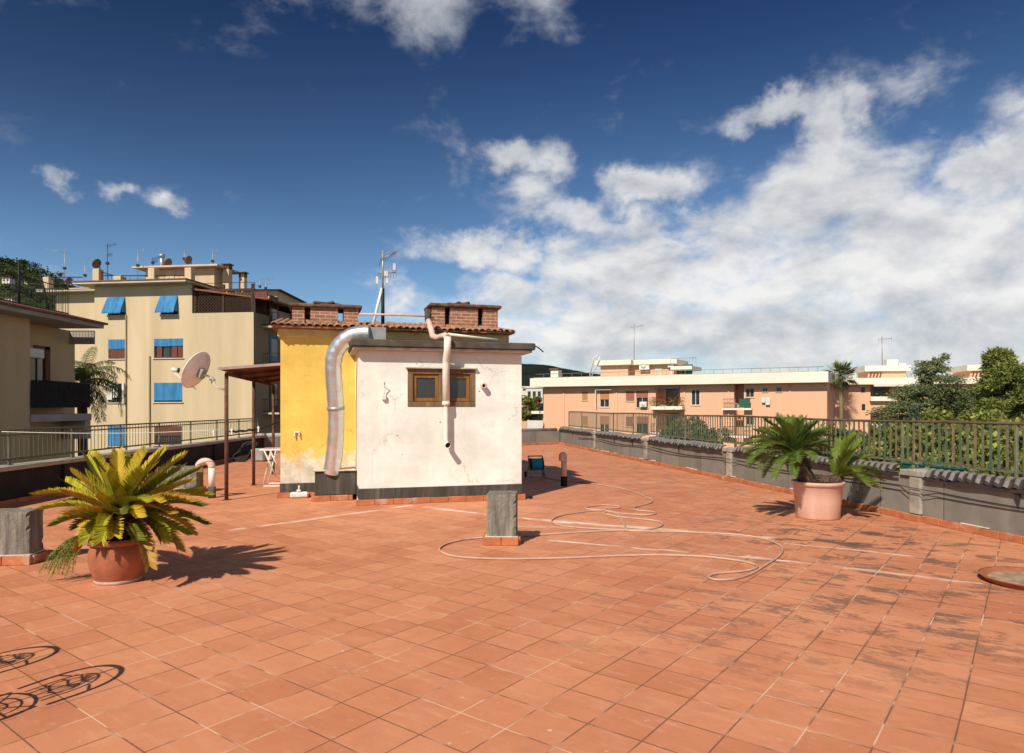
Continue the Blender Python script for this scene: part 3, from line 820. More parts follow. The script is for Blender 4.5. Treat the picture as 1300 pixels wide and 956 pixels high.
k = MB(); k.box(-.14,-.10,-.05,.0,.93,1.08); k.box(.06,.1,-.05,.0,.95,1.06); k.box(.20,.25,-.08,-.04,1.22,1.36); k.box(.02,.10,-.03,.03,1.10,1.20); k.build('amplifier', M['white_paint'], an)

# ================================================================= CANOPY
cb = [G(287.5,635), G(322,616), G(347,602)]
cn_ = empty('canopy', cb[0], 0, 'lean to canopy of red sheet on thin rusty posts beside the yellow wall', 'canopy')
o0 = cb[0]
zs = (2.36,2.33,2.30)
for p, z in zip(cb, zs):
    k = MB(); q = p-o0; k.tube([q,(q.x,q.y,z)],.036,10); k.box(q.x-.06,q.x+.06,q.y-.06,q.y+.06,.001,.012); k.build('post', M['rust_post'], cn_)
lf = P(277,469,12.55)-o0; rf = P(357,463,13.25)-o0; lb = Vector((cb[2].x-.25,17.9,2.33))-o0; rb_ = Vector((-5.35,18.4,2.6))-o0
up = Vector((0,0,.03))
k = MB(); k.add([lf,rf,rb_,lb,lf+up,rf+up,rb_+up,lb+up],[(0,3,2,1),(4,5,6,7),(1,2,6,5),(2,3,7,6),(3,0,4,7)]); k.build('sheet_roof', M['red_sheet'], cn_)
k = MB(); k.bar(lf+Vector((0,-.012,.012)),rf+Vector((0,-.012,.012)),.02,.05); k.build('front_edge', M['pale_edge'], cn_)
for t_ in (.22,.5,.8):
    k = MB(); k.bar(lf.lerp(lb,t_)-Vector((0,0,.03)),rf.lerp(rb_,t_)-Vector((0,0,.03)),.05,.055); k.build('rafter', M['rust_post'], cn_)
k = MB(); k.bar(Vector((0,0,2.36)),cb[2]-o0+Vector((0,0,2.30)),.05,.06); k.build('beam', M['rust_post'], cn_)

# satellite dish on the front post
dr = cb[0]+Vector((0,0,0))
dish = empty('satellite_dish', P(287,494,12.75), 0, 'beige satellite dish seen from behind on an arm from the canopy post', 'satellite dish')
o0 = dish.location.copy()
c0 = P(251,471,12.6)-o0
nrm = Vector((-.84,.22,.46)).normalized()
q = nrm.to_track_quat('Z','X').to_matrix().to_4x4()
prof = []
for i in range(9):
    r_ = .325*i/8; prof.append((max(r_,.001), .10*(i/8)**2))
prof2 = [(r_, z-.012) for r_, z in reversed(prof)]
k = MB(); k.lathe(prof+[(.336,.10),(.336,.088)]+prof2, 36, c=c0-nrm*.05, M=q @ Matrix.Diagonal((1.12,.95,1,1))); k.build('reflector', M['dish'], dish)
k = MB(); k.box(-.09,.09,-.07,.07,-.10,-.02,Matrix.Translation(c0-nrm*.05) @ q,bev=.01); k.build('back_bracket', M['metal_grey'], dish)
pe = P(273,489,12.7)-o0
k = MB(); k.tube([c0-nrm*.14,pe+Vector((-.02,0,.12)),pe+Vector((-.015,0,.02)),pe+Vector((.03,0,-.035)),Vector((0,0,-.02))],.021,8); k.build('support_arm', M['white_paint'], dish)
k = MB(); k.tube([pe+Vector((-.05,-.03,.03)),pe+Vector((-.05,-.03,.17))],.014,6); k.tube([pe+Vector((-.09,-.03,.10)),pe+Vector((.02,-.03,.10))],.010,6); k.build('clamp', M['steel'], dish)
lnb = P(222,470,12.95)-o0
k = MB(); k.tube([c0+Vector((-.06,.05,-.33)),lnb+Vector((0,0,-.06))],.012,6); k.build('feed_arm', M['white_paint'], dish)
k = MB(); k.tube([lnb+Vector((-.06,0,.02)),lnb+Vector((.05,.02,.0))],[.035,.045],10); k.build('receiver', M['white_paint'], dish)
k = MB(); k.tube([lnb+Vector((.045,.02,.0)),lnb+Vector((.07,.025,-.005))],[.045,.05],10); k.build('receiver_cap', M['black_plastic'], dish)

# washing line and twisted cable with pegs
a = P(290,545,12.75); b = P(2,548,11.5)
k = MB(); k.tube([a.lerp(b,i/10)-Vector((0,0,.05*math.sin(PI*i/10))) for i in range(11)],.006,5)
tag(k.build('washing_line', M['white_paint']), 'thin white washing line stretched in front of the left railing', 'line')
a = P(291,548,12.75); b = P(357,534,13.4)
pts = [a.lerp(b,i/16)-Vector((0,0,.06*math.sin(PI*i/16)-.012*math.sin(i*2.4))) for i in range(17)]
k = MB(); k.tube(pts,[.016+.008*abs(math.sin(i*1.9)) for i in range(17)],7)
tag(k.build('rope', M['iron']), 'dark twisted rope slung between the canopy post and the yellow wall', 'rope')
peg = MB(); peg.box(-.012,.012,-.008,.008,-.085,.03,bev=.003); peg.box(-.02,.02,-.012,.012,-.02,.01,bev=.003)
po = peg.build('clothes_peg', M['white_paint'])
spots = [(P(271,548,12.66),'white clothes peg hanging on the thin washing line left of the canopy post'),(P(294,546,12.72),'white clothes peg next to the canopy post at the end of the dark rope'),(P(328,543,13.0),'white clothes peg on the dark rope, in the gap between the posts and the wall')]
for i, (p, lab) in enumerate(spots):
    o = po if i == 0 else po.copy()
    if i: COL.objects.link(o)
    o.location = p; tag(o, lab, 'peg', 'white clothes pegs')

# white drying rack
ra = empty('drying_rack', G(343,618), R(8), 'white folding drying rack leaning out from behind the yellow wall', 'drying rack')
for yy in (0, .55):
    k = MB(); k.tube([(-.15,yy,.012),(.02,yy,.80)],.016,6); k.tube([(.12,yy,.22),(-.13,yy,.80)],.016,6); k.tube([(-.15,yy,.014),(.7,yy,.014)],.016,6); k.build('leg_frame', M['white_paint'], ra)
k = MB(); k.tube([(-.22,0,.80),(-.22,.55,.80),(.9,.55,.80),(.9,0,.80),(-.22,0,.80)],.018,6)
for i in range(9): k.tube([(-.12+.11*i,0,.80),(-.12+.11*i,.55,.80)],.006,5)
k.build('top_frame', M['white_paint'], ra)
# dark cable coil at the far left
q0 = G(312,586)
cc = empty('cable_coil', q0, 0, 'dark tangled cable heap at the foot of the left wall beyond the canopy', 'cable')
k = MB(); pts = []
for i in range(90):
    t_ = i/89*2*PI*5; pts.append((.30*math.cos(t_)+.08*math.sin(3*t_),.16*math.sin(t_*1.03),.32+.26*math.sin(t_+.5)+.05*math.sin(2.7*t_)))
k.tube(pts,.022,6); k.build('loops', M['iron'], cc)
k = MB(); k.box(.18,.62,-.1,.16,.002,.42,bev=.05); k.build('grey_bag', M['metal_grey'], cc)

# hooked vent pipes
def hooked(loc, h, hook, label, mats, rotz):
    t = empty('vent_pipe', loc, rotz, label, 'pipe')
    k = MB(); k.tube([(0,0,.20),(0,0,h)],.062,16); k.build('pipe', mats[0], t)
    k = MB(); k.tube([(0,0,.0),(0,0,.21)],.072,16); k.build('foot_sleeve', mats[2], t)
    k = MB(); pts = [(0,0,h-.02)]
    for i in range(9):
        an = PI*i/8; pts.append((hook/2*math.cos(an)-hook/2,0,h+hook*.42*math.sin(an)))
    pts.append((-hook,0,h-.10)); k.tube(pts,.068,14); k.build('hook', mats[1], t)
    return t
hooked(G(269,632), .60, .24, 'white vent pipe with pink hooked top beside the front canopy post', (M['pvc_cream'],M['pvc_pink'],M['bitumen']), R(8))
hooked(G(716,617), .66, .05, 'faded pink vent pipe with dark foot to the right of the hut', (M['pvc_pink'],M['pvc_pink'],M['black_bitumen']), R(20))

# ================================================================= PIERS ON THE FLOOR
def rough_block(w, d, z0, z1, st=.035):
    """cast block with pitted faces and crumbled edges"""
    nx_, ny_, nz_ = max(3,int(w/st)), max(3,int(d/st)), max(3,int((z1-z0)/st))
    idx = {}; b = MB(); Q = []
    def vid(i,j,k_):
        key = (i,j,k_)
        if key not in idx:
            x = -w/2+w*i/nx_; y_ = d*j/ny_; z_ = z0+(z1-z0)*k_/nz_
            on = (i in (0,nx_))+(j in (0,ny_))+(k_ == nz_)
            r_ = random.random()
            ins = random.uniform(0,.004) if on < 2 else random.uniform(.002,.010)+(.022 if r_ < .07 else 0)
            if k_ == 0: ins = 0
            x += ins*((i == 0)-(i == nx_)); y_ += ins*((j == 0)-(j == ny_)); z_ -= ins*(k_ == nz_)
            idx[key] = len(b.v); b.v.append((x,y_,z_))
        return idx[key]
    def face(f):
        b.f.append(f); b.smooth.append(True); b.mi.append(0)
    for i in range(nx_):
        for k_ in range(nz_):
            face((vid(i,0,k_),vid(i+1,0,k_),vid(i+1,0,k_+1),vid(i,0,k_+1))); face((vid(i+1,ny_,k_),vid(i,ny_,k_),vid(i,ny_,k_+1),vid(i+1,ny_,k_+1)))
    for j in range(ny_):
        for k_ in range(nz_):
            face((vid(0,j+1,k_),vid(0,j,k_),vid(0,j,k_+1),vid(0,j+1,k_+1))); face((vid(nx_,j,k_),vid(nx_,j+1,k_),vid(nx_,j+1,k_+1),vid(nx_,j,k_+1)))
    for i in range(nx_):
        for j in range(ny_): face((vid(i,j,nz_),vid(i+1,j,nz_),vid(i+1,j+1,nz_),vid(i,j+1,nz_)))
    b.smooth = [False]*len(b.f)
    return b
def pier(name, loc, rotz, w, d, h, label, topchip=True, tiles=True):
    t = empty(name, loc, rotz, label, 'pier')
    rough_block(w,d,.10,h).build('block', M['grey_block'], t)
    k = MB()
    n = max(1, round(w/.24))
    for i in range(n):
        k.box(-w/2-.03+(w+.06)*i/n+.003,-w/2-.03+(w+.06)*(i+1)/n-.003,-.05,-.001,.001,.10,bev=.006)
    k.box(-w/2-.05,-w/2-.001,.002,d,.001,.097,bev=.006); k.box(w/2+.001,w/2+.05,.002,d,.001,.097,bev=.006)
    k.build('tile_skirt', M['kerb'], t)
    k = MB(); k.box(-w/2-.02,w/2+.02,-.025,d,.0985,.112,bev=.005); k.build('mortar_joint', M['mortar'], t)
    return t
pier('concrete_pier', G(636.5,692)+Vector((0,.0,0)), R(-3), .38, .40, .645, 'small square grey pier with terracotta foot in the middle of the floor')
pier('concrete_pier', G(-13,718), R(8), .80, .30, .59, 'broad grey pier on a terracotta skirt at the left beside the yellowing palm')
pier('concrete_pier', G(224,627), R(5), .78, .40, .53, 'low grey pier half hidden behind the yellowing palm')

# ================================================================= HOSE AND REEL
hp = [(690,607),(715,610.5),(743.7,613.6),(768,617),(790,621),(805,625.5),(817.5,630.8),(827,635),(828,637.5),(822,640.6),(812,643),(805,645.6),(807,648.5),(820,649.6),(830,651),(832,653),(823,654.5),(805,654),(787.6,652.7),(775,650),(766,648.2),(772,646.5),(786,645.6),(784,643.6),(766,642),(750,644),(743,646),(750,647.6),(766,648.6),(753,649.3),(738,651),(720,653.8),(706,657.5),(700,662.5),(705,666),(717,669),(738,671.2),(759,672.5),(790,674.2),(815,673.8),(832,671.5),(841,667.5),(838,663.5),(823,660.8),(805,659),(787.6,657.3),(770,654),(768,651),(775,650.6),(785,655),(792,666),(797,674.3),(825,675.5),(858,676.2),(894,677.5),(929,679.3),(952,681.8),(970,685.5),(989,692.7),(993.5,700),(988,708),(975,717),(957.5,728),(943,734),(929,737),(914,737.7),(904,736.6),(900,733.4),(908,730),(925,728.2),(940,727),(955,724.5),(961,721.5),(957.5,717.8),(936,712.8),(894,708),(841,706),(787.6,706.8),(717,709.7),(646,711),(593,709.3),(570,706),(558.5,700.5),(560,695.5),(572,690),(593,685.6),(618,683.4),(650,682),(685,680),(720,677.8),(752,676),(800,674)]
pts = [G(x,y)+Vector((0,0,.0135)) for x, y in hp]
pts = spl(pts, 5)
import itertools
pts = [p+Vector((0,0,.016*(1 if any((p-q).length < .03 for q in pts[max(0,i-400):max(0,i-25):2]) else 0))) for i, p in enumerate(pts)]
k = MB(); k.tube(pts,.0125,8)
tag(k.build('garden_hose', M['hose']), 'dusty pink garden hose lying in loops across the tiled floor', 'hose')
rl = empty('hose_reel', G(681,607), R(12), 'teal hose reel on a small wheeled frame in the shadow of the hut', 'hose reel')
RY = Matrix.Rotation(R(90),4,'Y')
k = MB(); k.lathe([(.001,-.14),(.15,-.14),(.155,-.07),(.15,0),(.156,.07),(.15,.14),(.001,.14)],24,c=(0,.02,.33),M=RY); k.build('drum', M['teal'], rl)
for s_ in (-1,1):
    k = MB(); k.lathe([(.001,-.010),(.165,-.010),(.17,0),(.165,.010),(.001,.010)],24,c=(s_*.152,.02,.33),M=RY); k.build('flange', M['black_plastic'], rl)
    k = MB(); k.tube([(s_*.185,-.20,.03),(s_*.185,.02,.33),(s_*.18,.12,.53)],.014,6); k.tube([(s_*.185,.02,.33),(s_*.20,.2,.07),(s_*.185,-.20,.03)],.014,6); k.build('side_frame', M['steel'], rl)
    k = MB(); k.lathe([(.02,-.02),(.07,-.02),(.075,0),(.07,.02),(.02,.02)],18,c=(s_*.225,.2,.077),M=RY); k.build('wheel', M['black_plastic'], rl)
k = MB(); k.tube([(-.18,.12,.53),(.18,.12,.53)],.014,6); k.build('handle', M['black_plastic'], rl)
k = MB()
for q in (.03,.10,.17): k.tube([(-.185,-.20+q*.65,.03+q),(.185,-.20+q*.65,.03+q)],.011,6)
k.build('cross_bars', M['steel'], rl)
# saucer at the right edge
sa = empty('plant_saucer', G(1300,741)+Vector((.10,.0,0)), 0, 'wide shallow terracotta saucer lying on the floor at the right edge', 'saucer')
k = MB(); k.lathe([(.001,.0),(.40,.0),(.455,.055),(.46,.062),(.44,.062),(.395,.022),(.001,.018)],40); k.build('dish', M['terracotta'], sa)
k = MB(); k.lathe([(.001,.026),(.38,.0285)],32); k.build('dry_sediment', simple('dry sediment', (.40,.26,.17), 1, .4, 8), sa)

# ================================================================= SAGO PALMS
def frond(root, base, az, el, L, droop, mat, nl=34, ll=.14, lw=.013, v=.35, hang=0., tipw=.5, name='frond', sway=0., blunt=.45):
    pts = []; p = Vector(base); N = 14
    for i in range(N+1):
        pts.append(p.copy()); t = i/N
        e = el-droop*(t**1.4); a_ = az+sway*t
        p = p+Vector((math.cos(a_)*math.cos(e), math.sin(a_)*math.cos(e), math.sin(e)))*(L/N)
    k = MB(); k.m = 1
    k.tube(pts, [.009*(1-.75*i/N)*(L/.8) for i in range(N+1)], 5)
    k.m = 0
    for i in range(nl):
        t = .10+.90*i/(nl-1); fi = t*N; i0 = min(int(fi),N-1); u = fi-i0
        c = pts[i0].lerp(pts[i0+1],u); tan = (pts[i0+1]-pts[i0]).normalized()
        side = tan.cross(Vector((0,0,1)))
        side = side.normalized() if side.length > 1e-3 else Vector((1,0,0))
        nrm = side.cross(tan).normalized()
        prof = min(1, .40+t*2.0)*(1-blunt*max(0,(t-.7)/.3)**2)
        fwd = .55+.7*t
        for sg in (-1,1):
            jit = Vector((random.uniform(-.08,.08),random.uniform(-.08,.08),random.uniform(-.08,.08)))
            dv = (tan*fwd+side*sg*.8+nrm*v+jit+Vector((0,0,-hang))).normalized()
            l_ = ll*prof*random.uniform(.88,1.06)
            wv = tan.cross(dv); wv = (dv.cross(wv)).normalized() if wv.length > 1e-3 else tan
            w_ = wv*lw*.5
            tip = c+dv*l_; 
            mid_ = c+dv*l_*.55-nrm*l_*.02
            if hang: tip = tip-Vector((0,0,hang*l_*.5))
            k.add([c-w_*.7,c+w_*.7,mid_+w_,tip+w_*tipw*.4,tip-w_*tipw*.4,mid_-w_],[(0,1,2,5),(5,2,3,4)])
    return k.build(name, [mat, M['rachis']], root)

# left, yellowing
LP = Vector(((150-CX)/F*6.86, 6.86, 0))
pl = empty('sago_palm', LP, 0, 'yellowing sago palm in a round terracotta pot on the left', 'potted palm', 'potted sago palms')
k = MB(); k.lathe([(.001,.0),(.19,.0),(.205,.03),(.245,.13),(.264,.22),(.260,.31),(.238,.375),(.232,.38),(.266,.385),(.273,.41),(.271,.435),(.255,.445),(.228,.44),(.222,.40),(.001,.40)],44); po_ = k.build('pot', M['terracotta'], pl)
k = MB(); k.lathe([(.205,.0015),(.212,.012),(.215,.03),(.2,.04)],44); k.build('chalky_foot', simple('chalky foot', (.52,.36,.28), .9, .3, 14, dirt=(.40,.15,.08)), po_)
k = MB(); k.lathe([(.001,.43),(.222,.41)],24); k.build('soil', M['soil'], pl)
k = MB(); k.lathe([(.10,.41),(.14,.45),(.15,.51),(.13,.57),(.06,.63),(.001,.64)],18); k.build('trunk', M['trunk'], pl)
cz = .60
fm = ['frond_gold','frond_lime','frond_lime','frond_gold','frond_dark','frond_rust']
# (target pixel of the tip, rough depth offset)
tips = [(50,630,.10),(58,648,-.15),(80,612,.35),(100,600,-.1),(112,578,.30),(128,580,.1),(147,574,.30),(165,580,.45),(178,572,.35),(195,574,.2),(207,571,.5),(226,580,.35),(247,597,.30),(235,612,-.1),(262,632,.2),(257,645,-.2),(258,668,.15),(224,706,-.25),(213,692,-.30),(193,726,-.42),(112,690,-.35),(104,700,-.1),(72,668,-.25),(90,655,-.45),(160,625,-.2),(138,600,-.35),(180,598,-.3),(206,640,-.50),(150,655,-.62),(215,655,-.45),(120,630,-.5),(95,625,.6),(128,690,-.38),(143,684,-.45),(172,688,-.45),(202,694,-.3),(112,676,-.2),(212,676,-.2),(232,682,-.1),(186,700,-.4),(86,640,.2),(250,622,.35),(244,684,.15),(215,625,.65),(175,612,.7),(135,612,.7),(66,632,.3),(85,626,-.3),(105,615,.15),(120,603,-.15),(160,592,.55),(190,590,.6),(222,596,-.05),(240,640,-.35),(232,655,.3),(182,640,-.6),(130,668,-.5),(172,660,-.6),(98,672,-.1)]
for i, (tx, ty, dd) in enumerate(tips):
    tip = P(tx, ty, 6.86+dd)-LP
    base = Vector((random.uniform(-.05,.05),random.uniform(-.05,.05),cz+random.uniform(-.03,.05)))
    dv = tip-base; az = math.atan2(dv.y,dv.x); hd = math.hypot(dv.x,dv.y); L = dv.length*1.06
    up = dv.z/ max(L,.01); droop = .28 if up > .3 else (.75 if up > -.2 else 1.3)
    el = math.asin(max(-1,min(1,up)))+droop*.42
    mt = fm[i%6] if ty > 590 else ['frond_gold','frond_lime','frond_gold'][i%3]
    if ty > 690: mt = 'frond_rust' if i % 2 else 'frond_lime'
    if tx > 240 and ty < 660 or (tx > 200 and ty in (612,597,632)): mt = ['frond_dark','frond_gold','frond_lime'][i%3]
    frond(pl, base, az, el, max(L,.35)*.97, droop, M[mt], nl=84, ll=.130*random.uniform(.9,1.15), lw=.0155, v=.55, sway=random.uniform(-.12,.12), blunt=.25)
# dark crown heart
k = MB()
for i in range(420):
    a_ = random.uniform(0,2*PI); b_ = Vector((.12*math.cos(a_),.12*math.sin(a_),random.uniform(.43,.62)))
    d_ = Vector((math.cos(a_+random.uniform(-.6,.6)),math.sin(a_),random.uniform(-.9,.4))).normalized()*random.uniform(.1,.27)
    s_ = Vector((-math.sin(a_),math.cos(a_),0))*.009
    k.add([b_-s_,b_+s_,b_+d_],[(0,1,2)])
k.build('dead_stalks', M['trunk'], pl)
# pale fern trailing from the pot rim
k = MB()
for i in range(26):
    sx = random.uniform(-1,1)
    q0 = Vector((-.20,-.06,.47)); q2 = Vector((-.58+.17*sx*.8+random.uniform(-.03,.03),-.02+random.uniform(-.12,.12),random.uniform(.03,.20))); q1 = Vector((-.46+.1*sx,.0,.52))
    pr = [(q0*(1-t)**2+q1*2*t*(1-t)+q2*t*t) for t in [j/12 for j in range(13)]]
    k.tube(pr,.0022,3,caps=False)
    for j in range(3,13):
        for _ in range(20):
            d_ = Vector((random.uniform(-1,1),random.uniform(-1,1),random.uniform(-1.0,.3))).normalized()*random.uniform(.02,.05)
            c_ = pr[j].lerp(pr[j-1],random.random()); s_ = Vector((random.uniform(-1,1),random.uniform(-1,1),0))*.0042
            k.add([c_-s_,c_+s_,c_+d_],[(0,1,2)])
k.build('fern_trail', M['fern'], pl)

# right, green, two heads
RPp = Vector(((1038-CX)/F*10.78, 10.78, 0))
pr_ = empty('sago_palm', RPp, 0, 'green two headed sago palm in a pale pink pot by the right wall', 'potted palm', 'potted sago palms')
prof = [(.001,.0),(.315,.0),(.325,.02),(.345,.30),(.362,.50),(.368,.505),(.37,.515),(.39,.52),(.394,.56),(.388,.575),(.36,.575),(.35,.53),(.001,.53)]
k = MB(); k.lathe(prof,56); k.build('pot', M['pot_pink'], pr_)
k = MB(); k.lathe([(.001,.545),(.355,.535)],24); k.build('soil', M['soil'], pr_)
k = MB(); k.tube([(-.12,-.02,.5),(-.20,-.02,.64),(-.30,-.02,.80),(-.36,-.02,.96),(-.37,-.02,1.03)],[.13,.13,.12,.11,.06],14)
for i in range(260):
    t = random.random(); c_ = Vector((-.12-.25*t,-.02,.5+.5*t)); a_ = random.uniform(0,2*PI); dv = Vector((math.cos(a_),math.sin(a_),random.uniform(-.5,.2)))
    s_ = Vector((-math.sin(a_),math.cos(a_),0))*.012
    c_ = c_+dv*.09; k.add([c_-s_,c_+s_,c_+dv*random.uniform(.05,.13)],[(0,1,2)])
k.build('trunk', M['trunk'], pr_)
tips = [(943,568,.1),(950,590,-.2),(962,548,.3),(975,535,.15),(990,528,.3),(1003,530,.4),(1012,535,-.2),(1025,540,.2),(1040,535,.35),(1050,545,.1),(1056,556,.3),(1052,570,-.1),(965,600,-.4),(985,610,-.45),(1010,605,-.55),(955,558,.5),(980,545,-.35),(1020,550,.55),(1035,560,-.3),(968,575,-.55),(1000,540,-.5),(1030,585,-.35),(1022,598,.35),(948,580,.35),(975,562,.6),(1045,575,.5),(1015,588,-.6),(948,575,0),(958,563,-.2),(970,545,.5),(985,533,-.1),(996,534,.0),(1018,531,.1),(1032,538,-.1),(1046,550,-.3),(1050,562,.0),(955,595,.0),(975,606,.1),(1040,580,.1)]
for i, (tx,ty,dd) in enumerate(tips):
    tip = P(tx,ty,10.76+dd)-RPp
    base = Vector((-.37+random.uniform(-.04,.04),-.02+random.uniform(-.04,.04),1.02+random.uniform(-.03,.03)))
    dv = tip-base; az = math.atan2(dv.y,dv.x); L = dv.length*1.06; up = dv.z/L; droop = .6 if up > .3 else 1.0
    el = math.asin(max(-1,min(1,up)))+droop*.42
    frond(pr_, base, az, el, max(L,.4), droop, M['frond_green'], nl=48, ll=.16, lw=.0125, v=.45, sway=random.uniform(-.2,.2))
tips = [(1117,612,.1),(1110,598,-.2),(1100,580,.3),(1092,560,.1),(1085,552,.3),(1075,556,-.1),(1066,560,.2),(1058,572,.1),(1112,620,-.3),(1098,618,-.5),(1105,588,.5),(1080,575,-.4),(1090,600,-.6)]
k = MB(); k.lathe([(.10,.52),(.12,.58),(.09,.66),(.001,.70)],14,c=(.28,-.02,0)); k.build('trunk', M['trunk'], pr_)
for i, (tx,ty,dd) in enumerate(tips):
    tip = P(tx,ty,10.76+dd)-RPp
    base = Vector((.28+random.uniform(-.04,.04),-.02+random.uniform(-.04,.04),.64))
    dv = tip-base; az = math.atan2(dv.y,dv.x); L = dv.length*1.06; up = dv.z/L; droop = .55 if up > .3 else 1.0
    el = math.asin(max(-1,min(1,up)))+droop*.42
    frond(pr_, base, az, el, max(L,.4), droop, M['frond_mid'], nl=44, ll=.17, lw=.013, v=.4, sway=random.uniform(-.2,.2))
k = MB()
for i in range(420):
    b_ = Vector((random.uniform(-.15,.22),random.uniform(-.22,.14),.54)); d_ = Vector((random.uniform(-.7,.7),random.uniform(-.7,.7),random.uniform(.3,1.2))).normalized()*random.uniform(.08,.24)
    s_ = Vector((random.uniform(-1,1),random.uniform(-1,1),0))*.004
    k.add([b_+d_*.2-s_,b_+d_*.2+s_,b_+d_],[(0,1,2)])
k.build('dead_twigs', M['dry'], pr_)

# ================================================================= IRON CHAIRS (just left of the picture: their shadows fall into it)
def chair(loc, rotz, label):
    t = empty('garden_chair', loc, rotz, label, 'chair', 'iron garden chairs')
    def arch(w, z0, z1, n=16):
        return [(-w*math.cos(PI*i/n), 0 , z0+(z1-z0)*math.sin(PI*i/n)**.8) for i in range(n+1)]
    k = MB(); k.tube([(-.20,0,.45)]+arch(.21,.60,.93)+[(.20,0,.45)],.014,8); k.build('back_frame', M['iron'], t)
    k = MB(); k.tube([(-.11,0,.45)]+arch(.12,.58,.80)+[(.11,0,.45)],.008,6)
    for x in (-.06,0,.06): k.tube([(x,0,.45),(x*1.5,0,.62),(x*.5,0,.78)],.007,6)
    for z in (.54,.64,.72): k.tube([(-.12+.1*i/2,0,z+.02*math.sin(i*1.6)) for i in range(5)],.007,6)
    for i in range(7):
        x = -.10+.2*i/6; k.tube([(x,0,.50),(x*.2+.05,0,.66),(-x*.6,0,.77)],.004,5)
    k.tube([(0,0,.80),(0,0,.92)],.006,6); k.tube([(-.12,0,.7),(-.2,0,.66)],.008,6); k.tube([(.12,0,.7),(.2,0,.66)],.008,6)
    k.build('back_scrolls', M['iron'], t)
    k = MB()
    for r_ in (.21,.14,.07): k.tube([(r_*math.cos(2*PI*i/20),-.21+r_*math.sin(2*PI*i/20),.45) for i in range(21)],.009 if r_ > .2 else .006,6,caps=False)
    for i in range(8): k.tube([(.21*math.cos(2*PI*i/8),-.21+.21*math.sin(2*PI*i/8),.45),(.03*math.cos(2*PI*i/8),-.21+.03*math.sin(2*PI*i/8),.45)],.006,5)
    k.build('seat', M['iron'], t)
    for x, yy in ((-.17,-.05),(.17,-.05),(-.17,-.37),(.17,-.37)):
        k = MB(); k.tube([(x,yy,.44),(x*1.25,yy+(.0 if yy > -.2 else -.04),.0)],.013,6); k.build('leg', M['iron'], t)
    return t
SUN_AZ = R(28.5); SUN_EL = R(42.5)
sh = Vector((math.sin(SUN_AZ),math.cos(SUN_AZ),0))/math.tan(SUN_EL)
chair(G(69,821)-sh*.94, -R(28)+R(8), 'black wrought iron garden chair farther from the camera, whose shadow falls on the floor')
chair(G(153,846)-sh*.94, -R(28)-R(6), 'black wrought iron garden chair nearer the camera, whose shadow reaches farthest into view')

# ================================================================= FACADE FRAMES
class Fac:
    """a vertical facade: local x along it, local y into the building, local z up (world height)"""
    def __init__(s, a, b):
        s.o = Vector((a[0],a[1],0)); d = Vector((b[0]-a[0],b[1]-a[1],0)); s.L = d.length; s.u = d.normalized(); s.ang = math.atan2(d.y,d.x); s.n = Vector((-s.u.y,s.u.x,0))
    def x(s, px, y=0.):
        k = (px-CX)/F; o = s.o+s.n*y
        return (k*o.y-o.x)/(s.u.x-k*s.u.y)
    def z(s, px, py, y=0.):
        xx = s.x(px,y); d = (s.o+s.u*xx+s.n*y).y
        return CAMZ+(HY-py)/F*d
    def rect(s, px0, px1, py0, py1, y=0.):
        pm = (px0+px1)/2
        return (s.x(px0,y), s.x(px1,y), s.z(pm,py1,y), s.z(pm,py0,y))
    def w(s, x, y, z): return s.o+s.u*x+s.n*y+Vector((0,0,z))
def framed_window(root, r, y, kind, sh=None, frac=1., frame='shutter_red', sill=True, name='window'):
    """frame (part) > pane, shutter, sill in an opening r = (x0,x1,z0,z1); y = wall face"""
    x0,x1,z0,z1 = r; t = min(.06, (x1-x0)*.1)
    k = MB(); yb = y+.10
    for a in ((x0+.002,x1-.002,z1-t,z1-.002),(x0+.002,x1-.002,z0+.002,z0+t),(x0+.002,x0+t,z0+t+.001,z1-t-.001),(x1-t,x1-.002,z0+t+.001,z1-t-.001)):
        k.box(a[0],a[1],yb-.05,yb,a[2],a[3])
    k.box((x0+x1)/2-t*.5,(x0+x1)/2+t*.5,yb-.04,yb,z0+t+.001,z1-t-.001)
    w = k.build(name, M[frame], root)
    g = MB(); g.quad((x0,yb+.02,z0),(x1,yb+.02,z0),(x1,yb+.02,z1),(x0,yb+.02,z1)); g.build('pane', M['glass'], w)
    if sh:
        k = MB(); zb = z1-(z1-z0)*frac; n = max(3,int((z1-zb)/.12))
        for i in range(n):
            k.box(x0+t*.6,x1-t*.6,yb-.085,yb-.055+.01*(i%2),zb+(z1-zb)*i/n+.002,zb+(z1-zb)*(i+1)/n-.002)
        k.build('shutter', M[sh], w)
    if sill:
        k = MB(); k.box(x0-.08,x1+.08,y-.08,y-.002,z0-.07,z0-.002); k.build('sill', M['yb_trim'], w)
    return w

# ================================================================= GROUND AND HILLS
def hmap(x, y):
    h = -11.0
    def bump_(x0,x1,y0,y1,hh,s):
        sg = lambda v: 1/(1+math.exp(-max(-40,min(40,v/s))))
        return hh*sg(x-x0)*sg(x1-x)*sg(y-y0)*sg(y1-y)
    h += bump_(9,60,-30,34,8.2,1.2)
    return h
xs = [-3000,-1200,-500,-200,-100,-60,-40,-30,-20,-12,-6,0,4]+[6+i*1.0 for i in range(12)]+[20,26,34,44,56,60,64,70,90,130,200,500,1200,3000]
ys = [-600,-200,-80,-40,-30,-20,-10,0,8,14,20,24,27,29,31,33,34,35,36,38,40,44,50,60,80,110,160,260,500,1200,4000]
k = MB()
vs = [(x,y,hmap(x,y)) for y in ys for x in xs]; nx = len(xs)
k.add(vs, [(j*nx+i,j*nx+i+1,(j+1)*nx+i+1,(j+1)*nx+i) for j in range(len(ys)-1) for i in range(nx-1)], True)
tag(k.build('ground', M['ground']), kind='structure')
